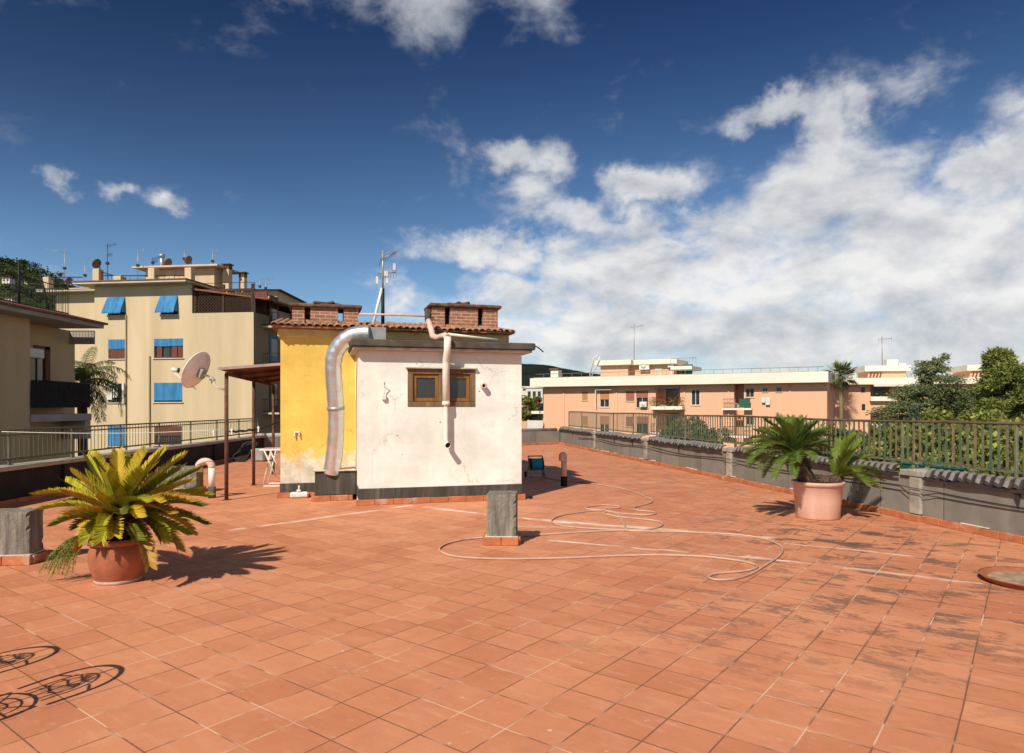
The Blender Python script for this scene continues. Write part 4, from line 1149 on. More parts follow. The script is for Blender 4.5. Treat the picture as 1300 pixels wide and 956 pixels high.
def hill(name, prof, d, depth, mat, rough, zbase=-12, n=120):
    """ridge through sky-line pixels prof at distance d"""
    V = []; Fc = []
    xs_ = [p[0] for p in prof]; ysx = [p[1] for p in prof]
    rows = 14
    for j in range(rows):
        t = j/(rows-1)
        for i in range(n):
            px = xs_[0]+(xs_[-1]-xs_[0])*i/(n-1); py = np.interp(px, xs_, ysx)
            X = (px-CX)/F*d; Z = CAMZ+(HY-py)/F*d
            if t < .75: q = t/.75; z = zbase+(Z-zbase)*math.sin(q*PI/2)**.9; y = d-depth*(1-q)
            else: q = (t-.75)/.25; z = Z-(Z-zbase)*q*q; y = d+depth*.5*q
            f = (.25 if t > .7 else 1.)
            z += rough*f*(math.sin(i*1.7+j)*.5+math.sin(i*.63+j*2.1)+random.uniform(-.6,.6))*.4*(0 if j == 0 else 1)
            V.append((X*(y/d),y,z))
    for j in range(rows-1):
        for i in range(n-1):
            q = j*n+i; Fc.append((q,q+1,q+n+1,q+n))
    o = ffbuild(name, V, Fc, mat); 
    for p in o.data.polygons: p.use_smooth = True
    return tag(o, kind='structure')
hillo = hill('hill', [(-330,300),(-180,318),(-60,338),(0,347),(20,349),(45,356),(62,366),(100,384),(150,405),(260,440),(330,480),(380,512)], 520, 300, M['hill'], 2.2)
hill('hill', [(250,512),(330,500),(420,488),(500,484),(560,478),(610,468),(655,462.5),(690,463.5),(706,467),(722,470),(740,473.5),(770,477),(820,482),(900,490),(1000,500),(1120,512)], 900, 300, M['hill_dark'], 1.6)
# tufts of wood along the left ridge and on the dark ridge
def crowns(name, pts, d, mat, size, n):
    V = []; Fc = []
    for px, py in pts:
        c = np.array(P(px,py,d)); 
        A = c+rng.normal(size=(n,3))*np.array([size,size,size*.55]); V_, F_ = leaf_arr(A, size*.45, size*.3)
        Fc.append(F_+sum(len(v) for v in V)); V.append(V_)
    return ffbuild(name, np.vstack(V), np.vstack(Fc), mat)
def leaf_arr(C, ln, wd, upb=.0, dirs=None):
    """one lozenge leaf per centre"""
    n = len(C)
    if dirs is None:
        a = rng.normal(size=(n,3)); a[:,2] *= (1-upb)
    else: a = dirs+rng.normal(size=(n,3))*.35
    a /= np.linalg.norm(a,axis=1)[:,None]+1e-9
    b = rng.normal(size=(n,3)); b -= a*(a*b).sum(1)[:,None]; b /= np.linalg.norm(b,axis=1)[:,None]+1e-9
    s = rng.uniform(.7,1.25,size=(n,1)); L_ = ln*s; W_ = wd*s
    V = np.stack([C-a*L_*.5, C+b*W_*.5, C+a*L_*.5, C-b*W_*.5],1).reshape(-1,3)
    Fq = np.arange(n*4).reshape(n,4)
    return V, Fq
ridge = [(x, np.interp(x,[0,20,45,62],[347,349,356,366])+random.uniform(-1.5,3)) for x in np.arange(-6,60,3.2)]
tag(crowns('hill_wood', ridge, 515, leafmat('far wood', [(.015,.024,.008),(.045,.06,.018)], 1, .1, .05), 1.6, 160), kind='stuff', label='dark scattered wood along the left hill ridge', cat='wood')
tag(crowns('ridge_wood', [(x, np.interp(x,[655,690,706,740,770],[463,464,467.5,474,478])+random.uniform(-.4,1)) for x in np.arange(660,768,2.6)], 895, leafmat('far dark wood', [(.012,.016,.012),(.025,.032,.024)], 1, .05, .05), 1.6, 70), kind='stuff', label='dark wood along the far ridge', cat='wood')
um = empty('umbrella_pine', P(721,476,880), 0, 'umbrella pine standing out on the far dark ridge', 'tree')
C_ = np.array([0,0,5.2])+rng.normal(size=(420,3))*np.array([2.3,2,.75]); V_,F_ = leaf_arr(C_,1.5,1.0); ffbuild('crown', V_, F_, leafmat('far pine', [(.010,.014,.010),(.024,.03,.02)],1,.05,.1), um)
k = MB(); k.tube([(0,0,-4),(0,0,5)],[.7,.4],6); k.build('trunk', M['bark'], um)
hv = [v.co for v in hillo.data.vertices]
def hill_px(v): return CX+F*v.x/v.y, HY-F*(v.z-CAMZ)/v.y
hv = [v for v in hv if -30 < hill_px(v)[0] < 130 and hill_px(v)[1] < 420 and v.y < 525]
C_ = []; rr = np.random.default_rng(5)
for i in range(340):
    v = hv[rr.integers(len(hv))]; c = np.array(v)+rr.normal(size=3)*np.array([5,6,.5])+np.array([0,-1,.8]); s_ = rr.uniform(.8,2.2)
    C_.append(c+rr.normal(size=(34,3))*np.array([s_,s_,s_*.6]))
V_,F_ = leaf_arr(np.vstack(C_), 1.5, 1.0)
tag(ffbuild('hillside_wood', V_, F_, leafmat('hillside trees', [(.014,.022,.009),(.042,.058,.018),(.10,.115,.036)], 1, .05, .03)), 'scrub and trees dotted over the left hillside', 'wood', kind='stuff')
def far_house(px0, px1, py0, py1, d, mat, label, roof='yb_roof', wins=2):
    if d > 400:   # sits on the hillside: take the distance of the slope there
        v = min(hv, key=lambda q: abs(hill_px(q)[0]-(px0+px1)/2)+2*abs(hill_px(q)[1]-py1)); d = v.y-9
    a = P(px0,py1,d); x1 = (px1-px0)/F*d; h = (py1-py0)/F*d
    t = empty('house', a, 0, label, 'house', 'far houses')
    k = MB(); k.box(0,x1,0,x1*.8,-.5 if d > 190 else -6,h*.8); h *= .8; k.build('wall', M[mat], t)
    k = MB(); k.box(-.3,x1+.3,-.3,x1*.8+.3,h+.003,h+.35); k.build('roof', M[roof], t)
    for i in range(wins):
        xx = x1*(i+.6)/(wins+.3); k = MB(); k.box(xx-.5,xx+.5,-.06,-.003,h*.35,h*.75); k.build('window', M['glass'], t)
    return t
far_house(2,13,352,358.5,500,'white_town','pale hillside house just below the left ridge', wins=2)
far_house(31,37,355,360,500,'yb_trim','small house below the ridge, right of the pale hillside house')
far_house(6,15,378,384,455,'white_town','bright white hillside house above the roof railing at the left', wins=2)
far_house(13,25,383,388,450,'yb_trim','low long cream hillside house beside the bright white one', wins=3)
far_house(46,50,390,393.5,445,'white_town','tiny white hillside house behind the leaning pole', wins=1)

# ================================================================= NEAR LEFT BUILDING
XB = -19.0
NB = Fac((XB,20.0),(XB,40.0))     # face looks to +x; local y points to -x
nb = empty('apartment_block', NB.o, NB.ang, 'beige apartment block at the left edge with a recessed balcony behind dark reed screening', 'building')
ZEV = 5.2
xc = NB.x(38); xr = NB.x(95,1.1); xbal = NB.x(113); xend = NB.x(132,-.9)
k = MB(); k.box(-14, xc, 0, 9, -11, ZEV); k.build('wall', M['beige_wall'], nb)
dx0, dx1 = NB.x(42,1.1), NB.x(64,1.1); dz1 = NB.z(60,440,1.1); dz0 = NB.z(60,517,1.1)
k = wall_holes(xc, xr, -11, ZEV, [(dx0,dx1,dz0,dz1)], 1.1, .2); k.quad((xr,1.1,-11),(xr,9,-11),(xr,9,ZEV),(xr,1.1,ZEV)); k.build('recessed_wall', M['beige_wall'], nb)
k = MB()
k.box(dx1-.28,dx1-.02,1.12,1.2,dz0,dz1-.01); k.box(dx0,dx1,1.12,1.2,dz1-.14,dz1-.012)
do = k.build('door', M['shutter_red'], nb)
k = MB(); k.box(dx0+.02,dx1-.30,1.19,1.22,dz0,dz1-.15); k.build('pane', M['glass'], do)
k = MB(); k.box(dx1-.75,dx1-.45,1.14,1.17,dz0,dz1-.16); k.build('curtain', M['yb_trim'], do)
k = MB(); k.box(dx0-.55,dx0+.35,.85,1.09,NB.z(45,455,1.1),NB.z(45,443,1.1),bev=.03); k.build('air_conditioner', M['white_paint'], nb)
# balcony
bz0, bz1 = NB.z(75,536), NB.z(75,522); xb1 = NB.x(115)
k = MB(); k.box(xc+.003, xb1, -.05, 1.095, bz1-.42, bz1-.12); k.box(xr-1.0, xb1, .0, 1.0, bz1-1.25, bz1-.423); k.build('balcony_slab', M['grey_render'], nb)
pt, pb = NB.z(75,485.5), NB.z(75,517.5)
k = MB(); xx = xc+.01
while xx < xbal: k.box(xx,xx+.045,-.045-.01*random.random(),-.02,pb,pt+random.uniform(-.02,.02)); xx += .05
yy = 0.
while yy < 1.05: k.box(xbal-.03,xbal,yy,yy+.045,pb,pt); yy += .05
k.build('reed_screen', M['reed'], nb)
k = MB(); k.tube([(xc+.01,-.06,pt+.02),(xbal+.02,-.06,pt+.02),(xbal+.02,1.05,pt+.02)],.025,6); k.build('balcony_rail', M['iron'], nb)
k = MB(); k.box(-14, xend, -.9, 10, ZEV+.003, ZEV+.17); k.box(xr-.4,xb1+.3,-.02,1.4,ZEV-.62,ZEV-.003); k.build('eave_soffit', M['grey_render'], nb)
k = MB(); k.add([(-14,-1.0,ZEV+.172),(xend+.15,-1.0,ZEV+.172),(xend+.15,10,ZEV+.3),(-14,10,ZEV+.3),(-14,-1.0,ZEV+.26),(xend+.15,-1.0,ZEV+.26),(xend-.9,.2,ZEV+.55),(-14,.2,ZEV+.55),(xend-.9,9,ZEV+.55),(-14,9,ZEV+.55),(xend+.15,10,ZEV+.34)],[(0,1,5,4),(4,5,6,7),(7,6,8,9),(1,2,10,5),(5,10,8,6),(0,3,2,1)]); k.build('roof_edge', M['yb_roof'], nb)
k = MB(); rx1 = NB.x(96,-.2); zr0, zr1 = ZEV+.45, ZEV+1.62
yf = .1
for zz in (zr1, zr0+.1): k.tube([(-14,yf,zz),(rx1,yf,zz),(rx1,6,zz)],.022,6)
xx = -2.
while xx < rx1: k.tube([(xx,yf,zr0-.1),(xx,yf,zr1)],.011,4,caps=False); xx += .14
yy = yf
while yy < 6: k.tube([(rx1,yy,zr0-.1),(rx1,yy,zr1)],.011,4,caps=False); yy += .14
k.build('roof_railing', M['iron'], nb)
def pole(loc0, loc1, r, label):
    t = MB(); t.tube([(0,0,0),tuple(Vector(loc1)-Vector(loc0))],[r,r*.8],8); t.lathe([(.001,.0),(r*2.2,.0),(r*2.2,.05),(.001,.05)],10)
    o = t.build('pole', M['iron'], None, loc0); return tag(o, label, 'pole')
pole(NB.w(NB.x(24,.5),.5,ZEV+.5), P(24,331,NB.w(NB.x(24,.5),.5,0).y), .05, 'upright dark pole on the roof terrace of the block at the left edge')
b0 = NB.w(NB.x(62,.3),.3,ZEV+.5); pole(b0, P(50.5,344,b0.y+.3), .05, 'dark pole leaning left on the roof terrace of the beige block')

# ================================================================= OCHRE BUILDING
OA = P(120,516,48.8); OB = P(322,516,47.2)
OF_ = Fac(OA, OB)
ob = empty('apartment_block', OF_.o, OF_.ang, 'ochre apartment block with blue awnings, roof terrace aerials and two chimneys', 'building')
X1 = OF_.L; XM = OF_.x(244); ZC = OF_.z(200,361); ZPAR = OF_.z(280,397)
GZ = -11
holes = []
def H_(px0,px1,py0,py1): r = OF_.rect(px0,px1,py0,py1); holes.append(r); return r
wA = H_(137,159,377,400); wB = H_(204,226,375.5,399)
wC = H_(137.5,158.5,431,455.5); wD = H_(195.5,232.5,430,454.5)
wE = H_(137,158.5,486.5,511); wF = H_(195.5,231.5,486,510.5)
wG = H_(137,158.5,541,566); wH = H_(196,231,541,565)
k = wall_holes(0, X1, GZ, ZC, holes+[(XM,X1,ZPAR,ZC)], 0, .22)
k.quad((0,0,GZ),(0,0,ZC),(0,11,ZC),(0,11,GZ)); k.quad((XM,0,ZPAR),(XM,.5,ZPAR),(XM,.5,ZC),(XM,0,ZC))
k.quad((0,11,GZ),(0,11,ZC),(X1,11,ZC),(X1,11,GZ)); k.quad((XM,0,ZPAR),(X1,0,ZPAR),(X1,.25,ZPAR),(XM,.25,ZPAR))
k.box(XM+.003,X1-.002,2.6,10.9,ZPAR-.3,ZC-1.5)
k.build('front_wall', M['yb_wall'], ob)
# side wall with its windows and balconies, painted darker for its shade
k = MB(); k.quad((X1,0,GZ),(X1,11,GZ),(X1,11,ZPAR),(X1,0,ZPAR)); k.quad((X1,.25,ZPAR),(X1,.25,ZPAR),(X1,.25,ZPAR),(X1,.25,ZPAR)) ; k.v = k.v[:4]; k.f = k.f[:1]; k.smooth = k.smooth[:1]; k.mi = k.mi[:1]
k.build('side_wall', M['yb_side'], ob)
# awnings and shutters
def awning(r, out):
    x0,x1,z0,z1 = r; h = z1-z0; k = MB(); nu, nv = 14, 7; V = []
    for j in range(nv+1):
        q = j/nv
        for i in range(nu+1):
            u = i/nu; xa = x0-.02+(x1-x0+.02)*u; xb = x0-.16+(x1-x0+.10)*u
            fold = .010*math.sin(u*19)*q
            V.append((xa+(xb-xa)*q, -.02-out*q+fold-.03*math.sin(PI*q), z1+(z0+h*.13-z1)*q-.035*math.sin(PI*q)))
    k.add(V, [(j*(nu+1)+i,j*(nu+1)+i+1,(j+1)*(nu+1)+i+1,(j+1)*(nu+1)+i) for j in range(nv) for i in range(nu)], True)
    e = V[-(nu+1):]; k.add(e+[(p[0],p[1],p[2]-.10-.012*math.sin(i*1.4)) for i, p in enumerate(e)], [(i,i+1,nu+2+i,nu+1+i) for i in range(nu)], True)
    k.add([V[0],V[nv*(nu+1)],(x0-.02,-.01,z0+h*.13)],[(0,1,2)]); k.add([V[nu],V[-1],(x1,-.01,z0+h*.13)],[(0,1,2)])
    return k
for r in (wA, wB):
    w = framed_window(ob, r, 0, 0, frame='iron'); awning(r, .42).build('awning', M['blue_cloth'], w)
def blind(w, r, frac):
    x0,x1,z0,z1 = r; k = MB(); k.box(x0+.01,x1-.01,.0,.02,z1-(z1-z0)*frac,z1-.005); k.tube([(x0,.01,z1-(z1-z0)*frac),(x1,.01,z1-(z1-z0)*frac)],.025,6); k.build('blind', M['blue_cloth'], w)
w = framed_window(ob, wC, 0, 0, sh='shutter_red', frac=.96); blind(w, wC, .48)
w = framed_window(ob, wD, 0, 0, sh=None, frac=.96); blind(w, wD, .38)
for q in (.1,.62,.82):
    x0,x1,z0,z1 = wD; k = MB(); k.box(x0+(x1-x0)*q,x0+(x1-x0)*(q+.17),.03,.06,z0+.06,z0+(z1-z0)*.6); k.build('shutter', M['shutter_red'], w)
w = framed_window(ob, wF, 0, 0); blind(w, wF, .90)
w = framed_window(ob, wG, 0, 0); blind(w, wG, .95)
w = framed_window(ob, wH, 0, 0, sh='shutter_red', frac=.5)
w = framed_window(ob, wE, 0, 0)
k = MB(); x0,x1,z0,z1 = wE
k.box(x0+.1,x0+.5,-.25,-.23,z0+.2,z1-.05); k.box(x0+.55,x0+.95,-.25,-.23,z0+.35,z1-.05); k.box(x1-.05,x1+.1,-.25,-.23,z0-.1,z1); k.tube([(x0-.1,-.24,z1-.04),(x1+.15,-.24,z1-.04)],.012,5)
k.build('laundry', M['white_town'], w)
for px in (160.5, 190.5):
    k = MB(); x_ = OF_.x(px); top = ZC-.9 if px < 170 else wF[3]+2.0; k.tube([(x_,-.06,GZ),(x_,-.06,OF_.z(px,400 if px < 170 else 452))],.05,6); k.build('downpipe', M['yb_side'], ob)
# flat roof with its cornice
k = MB(); k.box(-1.0,XM+.05,-.85,12,ZC+.003,ZC+.14); k.box(XM+.052,XM+.9,.2,12,ZC-.70,ZC-.58); k.build('roof_slab', M['yb_trim'], ob)
k = MB(); k.add([(-1.05,-.9,ZC+.143),(XM+.1,-.9,ZC+.143),(XM+.1,12,ZC+.143),(-1.05,12,ZC+.143),(-1.05,-.9,ZC+.22),(XM+.1,-.9,ZC+.22),(XM+.1,12,ZC+.36),(-1.05,12,ZC+.36)],[(0,3,2,1),(4,5,6,7),(0,1,5,4),(1,2,6,5),(2,3,7,6),(3,0,4,7)])
zz0 = ZC-.477; k.add([(XM+.105,-.25,zz0),(X1+1.0,.2,zz0-.75),(X1+1.0,12,zz0-.75),(XM+.105,12,zz0),(XM+.105,-.25,zz0+.12),(X1+1.0,.2,zz0-.63),(X1+1.0,12,zz0-.6),(XM+.105,12,zz0+.15)],[(0,3,2,1),(4,5,6,7),(0,1,5,4),(1,2,6,5),(2,3,7,6),(3,0,4,7)])
k.build('roof', M['yb_roof'], ob)
# loggia: dark back wall, lattice screen
k = MB(); lx0, lx1 = XM+.15, X1-.15; lz1 = ZC-1.0
k.box(lx0,lx1,2.2,2.3,ZPAR-.2,ZC-.3); k.build('loggia_back', M['shutter_red'], ob)
k = MB(); s_ = .17; zb_, zt_ = ZPAR+.003, OF_.z(280,370)
hgt = zt_-zb_
def clipd(x0,z0,dx,L):  # diagonal lath clipped in the panel
    pts_ = []
    for t in np.linspace(0,1,2): pts_.append((x0+dx*t, z0+hgt*t))
    return pts_
xx = lx0-hgt
while xx < lx1:
    for dx in (hgt,-hgt):
        xa, xb = (xx, xx+hgt) if dx > 0 else (xx+hgt, xx)
        za, zb2 = zb_, zt_
        # clip in x
        def cl(xa,za,xb,zb3):
            P0 = [xa,za]; P1 = [xb,zb3]
            for lim, sg in ((lx0,1),(lx1,-1)):
                for A,B in ((P0,P1),(P1,P0)):
                    if (A[0]-lim)*sg < 0:
                        if (B[0]-lim)*sg <= 0: return None
                        q = (lim-A[0])/(B[0]-A[0]); A[1] = A[1]+(B[1]-A[1])*q; A[0] = lim
            return P0, P1
        cp = cl(xa,za,xb,zb2)
        if cp:
            yy = .10 if dx > 0 else .13
            k.bar((cp[0][0],yy,cp[0][1]),(cp[1][0],yy,cp[1][1]),.05,.02,up=(0,1,0))
    xx += s_*1.35
k.build('lattice_screen', M['brown'], ob)
k = MB()
for q in (lx0, lx0+(lx1-lx0)*.5, lx1): k.box(q-.07,q+.07,.05,.20,zb_,zt_+.5)
k.box(lx0-.15,lx1+.15,.04,.22,zt_,zt_+.18); k.build('lattice_frame', M['brown'], ob)
# side balconies (shaded face)
SF = Fac(OF_.w(X1,0,0), OF_.w(X1,11,0))
def side_loc(sx, out, z): return (X1+out, sx, z)
for i, (py, lab) in enumerate(((411,''),(464,''),(524,''))):
    z = OF_.z(322,py)-0.
    k = MB(); k.box(X1+.003,X1+1.25,1.2,8.8,z-.12,z); bs = k.build('balcony', M['yb_trim'], ob)
    k = MB()
    for zz in (z+.95, z+.08): k.tube([(X1+.02,1.25,zz),(X1+1.2,1.25,zz),(X1+1.2,8.7,zz)],.022,5)
    yy = 1.25
    while yy < 8.7: k.tube([(X1+1.2,yy,z),(X1+1.2,yy,z+.95)],.011,4,caps=False); yy += .13
    xx = .1
    while xx < 1.2: k.tube([(X1+xx,1.25,z),(X1+xx,1.25,z+.95)],.011,4,caps=False); xx += .13
    k.build('balustrade', M['iron'], bs)
    for yy in (2.2, 5.6):
        k = MB(); k.box(X1+.003,X1+.06,yy,yy+1.3,z+.02,z+2.35); d_ = k.build('door', M['blue_panel'] if (i+int(yy)) % 2 else M['shutter_red'], ob)
        k = MB(); k.box(X1+.062,X1+.075,yy+.2,yy+1.1,z+.5,z+2.1); k.build('pane', M['glass'], d_)
k = MB(); k.tube([(X1+.9,.8,ZC-1.2),(X1+.9,.8,OF_.z(322,411))],.06,6); k.build('loggia_post', M['iron'], ob)
# left wing
WF = Fac(P(57,516,51.5),P(120.5,516,51.0))
wx0 = OF_.x(57,2.4); zw = OF_.z(90,372,2.4)
k = MB(); k.box(wx0+.9,-.003,2.4,11,GZ,zw); k.build('wing_wall', M['yb_wall'], ob)
k = MB(); k.box(wx0,-.004,1.6,11.5,zw+.003,zw+.14); k.box(wx0-.05,-.004,1.55,11.5,zw+.143,zw+.22); k.build('wing_roof', M['yb_trim'], ob)
def post(px, py0, py1, w, y, mat='yb_wall'):
    x_ = OF_.x(px,y); k = MB(); z0, z1 = OF_.z(px,py1,y), OF_.z(px,py0,y); k.box(x_-w/2,x_+w/2,y-w/2,y+w/2,z0-.15,z1,bev=.02); return k
for px, a, b, y in ((61,352.5,368,2.3),(124.5,342,358,.4),(152,351,358.5,.6),(194.5,341,357,.4),(241,340.5,357.5,.4)):
    post(px,a,b,.5 if px < 150 or px > 190 else .6,y).build('parapet_post', M['yb_wall'], ob)
# penthouse
px0, px1 = OF_.x(185,3.), OF_.x(272,3.); zp = OF_.z(220,341,3.)
k = MB(); k.box(px0,px1,3.,5.2,ZC+.2,zp); ph = k.build('penthouse', M['yb_wall'], ob)
k = MB(); k.box(px0-.7,px1+.6,2.4,5.8,zp+.003,zp+.13); k.build('penthouse_roof', M['yb_trim'], ph)
k = MB(); k.box(px0+1.7,px1-3.2,2.97,2.995,ZC+.3,zp-.15); k.build('penthouse_panel', M['yb_trim'], ph)
# roof rails
k = MB()
for (pa,pya,pb_,pyb,y) in ((62,352,105,352,2.3),(62,354,116,366,2.3),(127,345,152,352,.45),(152,353,172,358,.6),(127,350,194,350,3.),(196,350,240,350,.4)):
    k.tube([(OF_.x(pa,y),y,OF_.z(pa,pya,y)),(OF_.x(pb_,y),y,OF_.z(pb_,pyb,y))],.035,5)
    for j in range(1,7):
        q = j/7; p_ = pa+(pb_-pa)*q; yy_ = pya+(pyb-pya)*q; k.tube([(OF_.x(p_,y),y,OF_.z(p_,yy_,y)),(OF_.x(p_,y),y,ZC+.1 if pa > 100 else zw+.1)],.014,4,caps=False)
k.build('roof_railing', M['iron'], ob)
# chimneys
def chim(px0,px1,py0,py1,y):
    x0,x1 = OF_.x(px0,y),OF_.x(px1,y); z0,z1 = OF_.z(px0,py1,y)-1.2,OF_.z(px0,py0,y); w = x1-x0; h = .42
    k = MB(); k.box(x0,x1,y,y+w,z0,z1-h,bev=.02); c = k.build('chimney', M['yb_wall'], ob)
    k = MB()
    for dx in (0,w*.4,w-.12): k.box(x0+dx,x0+dx+.12,y,y+w,z1-h+.001,z1-.09)
    k.box(x0-.1,x1+.1,y-.1,y+w+.1,z1-.088,z1,bev=.02); k.build('chimney_cap', M['cap_dark'], c)
chim(282.5,290.5,334.5,366,3.5); chim(303,310,345,371,4.5)
k = MB(); x_ = OF_.x(205.5,5); k.tube([(x_,5,zp),(x_,5,OF_.z(205,323,5))],.16,10); k.lathe([(.001,0),(.22,0),(.22,.25),(.001,.3)],10,c=(x_,5,OF_.z(205,327,5))); k.build('flue', M['steel'], ob)
# dishes and aerials on the ochre roof
def roof_dish(px, py, r, y, lab, mat='dish_rust', zb=None):
    c = OF_.w(OF_.x(px,y),y,OF_.z(px,py,y))
    t = empty('satellite_dish', c, 0, lab, 'satellite dish', 'dishes on the ochre roof')
    n_ = Vector((-.86,.25,.40)).normalized(); q = n_.to_track_quat('Z','X').to_matrix().to_4x4()
    k = MB(); pr = [(max(.001,r*i/6),.22*r*(i/6)**2) for i in range(7)]; k.lathe(pr+[(a,b-.03) for a,b in reversed(pr)],24,M=q); k.build('reflector', M[mat], t)
    k = MB(); k.tube([tuple(-n_*.1),(0.15,.1,-r*.9),(.15,.1,-r*1.6)],.04,6); k.build('stand', M['iron'], t)
roof_dish(123.5,335,.36,.5,'brown dish on the ochre roof\'s corner parapet post, left of the tallest mast')
roof_dish(88,357,.30,2.8,'low dish behind the rail of the left wing of the ochre block')
roof_dish(214,334.5,.38,3.4,'dish beside the metal flue on the ochre block\'s penthouse')
roof_dish(240,330.5,.34,3.2,'dish standing at the right hand corner of the ochre block\'s penthouse')
def aerial(px, py0, py1, y, lab, kind):
    x_ = OF_.x(px,y); z0, z1 = OF_.z(px,py1,y), OF_.z(px,py0,y); h = z1-z0
    t = empty('tv_antenna', OF_.w(x_,y,z0), 0, lab, 'antenna', 'aerials on the ochre roof')
    k = MB(); k.tube([(0,0,0),(0,0,h)],.022,5); k.build('mast', M['steel' if kind != 'dark' else 'iron'], t)
    k = MB()
    for q, w, dz in (((.93,.7,.12),(.70,.4,.0)) if kind != 'yagi' else ((.98,-1.9,.35),(.35,-.6,0))):
        a = Vector((0,0,h*q)); b = a+Vector((w,-.1,dz)); k.tube([a-(b-a)*.2,b],.013,4)
        for i in range(7):
            c = a.lerp(b,i/6); k.tube([c-Vector((0,.0,.14)),c+Vector((0,.0,.14))],.007,3,caps=False)
    k.build('elements', M['steel' if kind != 'dark' else 'iron'], t)
    k = MB(); k.box(-.09,.09,-.08,.08,h*.45,h*.45+.18); k.build('amplifier', M['black_plastic'], t)
aerial(82,320,360,3.,'aerial with long arm pointing left on the left wing of the ochre block','yagi')
aerial(108,333,366,2.6,'short bushy aerial at the right end of the wing of the ochre block','x')
aerial(136.5,309,358,.7,'tallest thin dark mast behind the corner parapet post of the ochre block','dark')
aerial(175,316,357,2.,'aerial just left of the ochre block\'s penthouse','x')
aerial(194,328,341,3.2,'plain short mast at the left end of the ochre block\'s penthouse roof','dark')
aerial(234,318,340,3.2,'aerial between the two dishes on the ochre block\'s penthouse','x')
aerial(270,317,346,6,'lone aerial at the right end of the ochre block\'s penthouse','x')
aerial(330,354,374,8,'left one of the two thin aerials beyond the chimneys of the ochre block','x')
aerial(337.5,354,378,8,'right one of the two thin aerials beyond the chimneys of the ochre block','x')
# house behind the canopy gap, right of the ochre block
SB = empty('house', P(344,516,70), 0, 'ochre house with low tiled roof seen between the ochre block and the hut', 'house')
k = MB(); zt = (516-390)/F*70+CAMZ; k.box(-3,.6,0,8,-11,zt); k.build('wall', M['yb_wall'], SB)
k = MB(); k.add([(-3.6,-.6,zt),(1.2,-.6,zt),(1.2,8.6,zt),(-3.6,8.6,zt),(-1.6,4,zt+.7),(-.6,4,zt+.7)],[(0,1,5,4),(1,2,5),(2,3,4,5),(3,0,4),(0,3,2,1)]); k.build('roof', M['yb_roof'], SB)
# low wall / garage under the ochre block, seen through the railing
gw = empty('boundary_wall', (-19.5,36,0), 0, 'pale low boundary wall at the foot of the ochre block behind the left railing', 'wall')
k = MB(); k.box(0,14,0,.3,-11,-.9); k.build('wall', M['beige_wall'], gw)
k = MB(); k.box(-.1,14.1,-.08,.38,-.897,-.78); k.build('coping', M['concrete'], gw)

# ---- drooping palm between the two left buildings
def fan_frond(k, base, az, el, L, droop, nl, ll, lw, hang):
    pts = []; p = Vector(base); N = 10
    for i in range(N+1):
        pts.append(p.copy()); t = i/N; e = el-droop*t**1.3
        p = p+Vector((math.cos(az)*math.cos(e),math.sin(az)*math.cos(e),math.sin(e)))*(L/N)
    k.tube(pts,[.03*(1-.8*i/N) for i in range(N+1)],4,caps=False)
    for i in range(nl):
        t = .12+.88*i/(nl-1); fi = t*N; i0 = min(int(fi),N-1); c = pts[i0].lerp(pts[i0+1],fi-i0); tan = (pts[i0+1]-pts[i0]).normalized()
        side = tan.cross(Vector((0,0,1))); side = side.normalized() if side.length > 1e-3 else Vector((1,0,0))
        pr = math.sin(PI*min(1,.12+.8*t))**.6
        for sg in (-1,1):
            dv = (tan*.5+side*sg*.8+Vector((random.uniform(-.15,.15),random.uniform(-.15,.15),random.uniform(-.1,.15)-hang*.2))).normalized()
            l_ = ll*pr*random.uniform(.8,1.1); m_ = c+dv*l_*.5; tip = m_+(dv*(1-hang*.6)+Vector((0,0,-hang))).normalized()*l_*.5
            wv = tan*lw*.5
            k.add([c-wv,c+wv,m_+wv,tip,m_-wv],[(0,1,2,4),(4,2,3)])
pb_ = P(104,486,33.5)
pt_ = empty('palm_tree', (pb_.x,pb_.y,-11), 0, 'palm tree with drooping fronds between the beige and the ochre block', 'tree')
hh = pb_.z+11
k = MB(); k.tube([(0,0,0),(.1,0,hh*.5),(0,0,hh)],[.28,.22,.22],10); k.build('trunk', M['bark'], pt_)
for (az,el,L,dr) in ((0.1,1.15,2.0,2.6),(.25,1.0,2.4,2.3),(-.25,.75,2.3,2.2),(-.1,.35,2.2,1.7),(.3,.2,1.9,1.6),(-.4,-.1,1.7,1.2),(.1,-.45,1.5,1.0),(-.9,.5,1.8,2.),(-1.5,.8,1.5,2.),(-1.7,-.2,1.3,1.2),(1.4,.9,1.8,2.),(1.,.5,1.9,2.),(2.0,1.0,1.5,2.),(2.8,1.1,1.5,2.2),(3.4,.8,1.6,2.),(4.0,.7,1.4,2.),(2.4,1.35,1.6,1.5),(.8,1.35,1.8,1.8),(-.6,1.3,1.7,2.),(1.6,1.45,1.9,.9),(-1.2,1.2,1.5,2.2),(-.7,-.5,1.2,.9),(0,-.7,2.0,.8),(.1,0,2.5,1.9),(-.15,-1.0,1.9,.3)):
    k = MB(); fan_frond(k, (0,0,hh), az+random.uniform(-.1,.1), el, L*1.12, dr, 30, .62, .042, .95); k.build('frond', M['palm'], pt_)

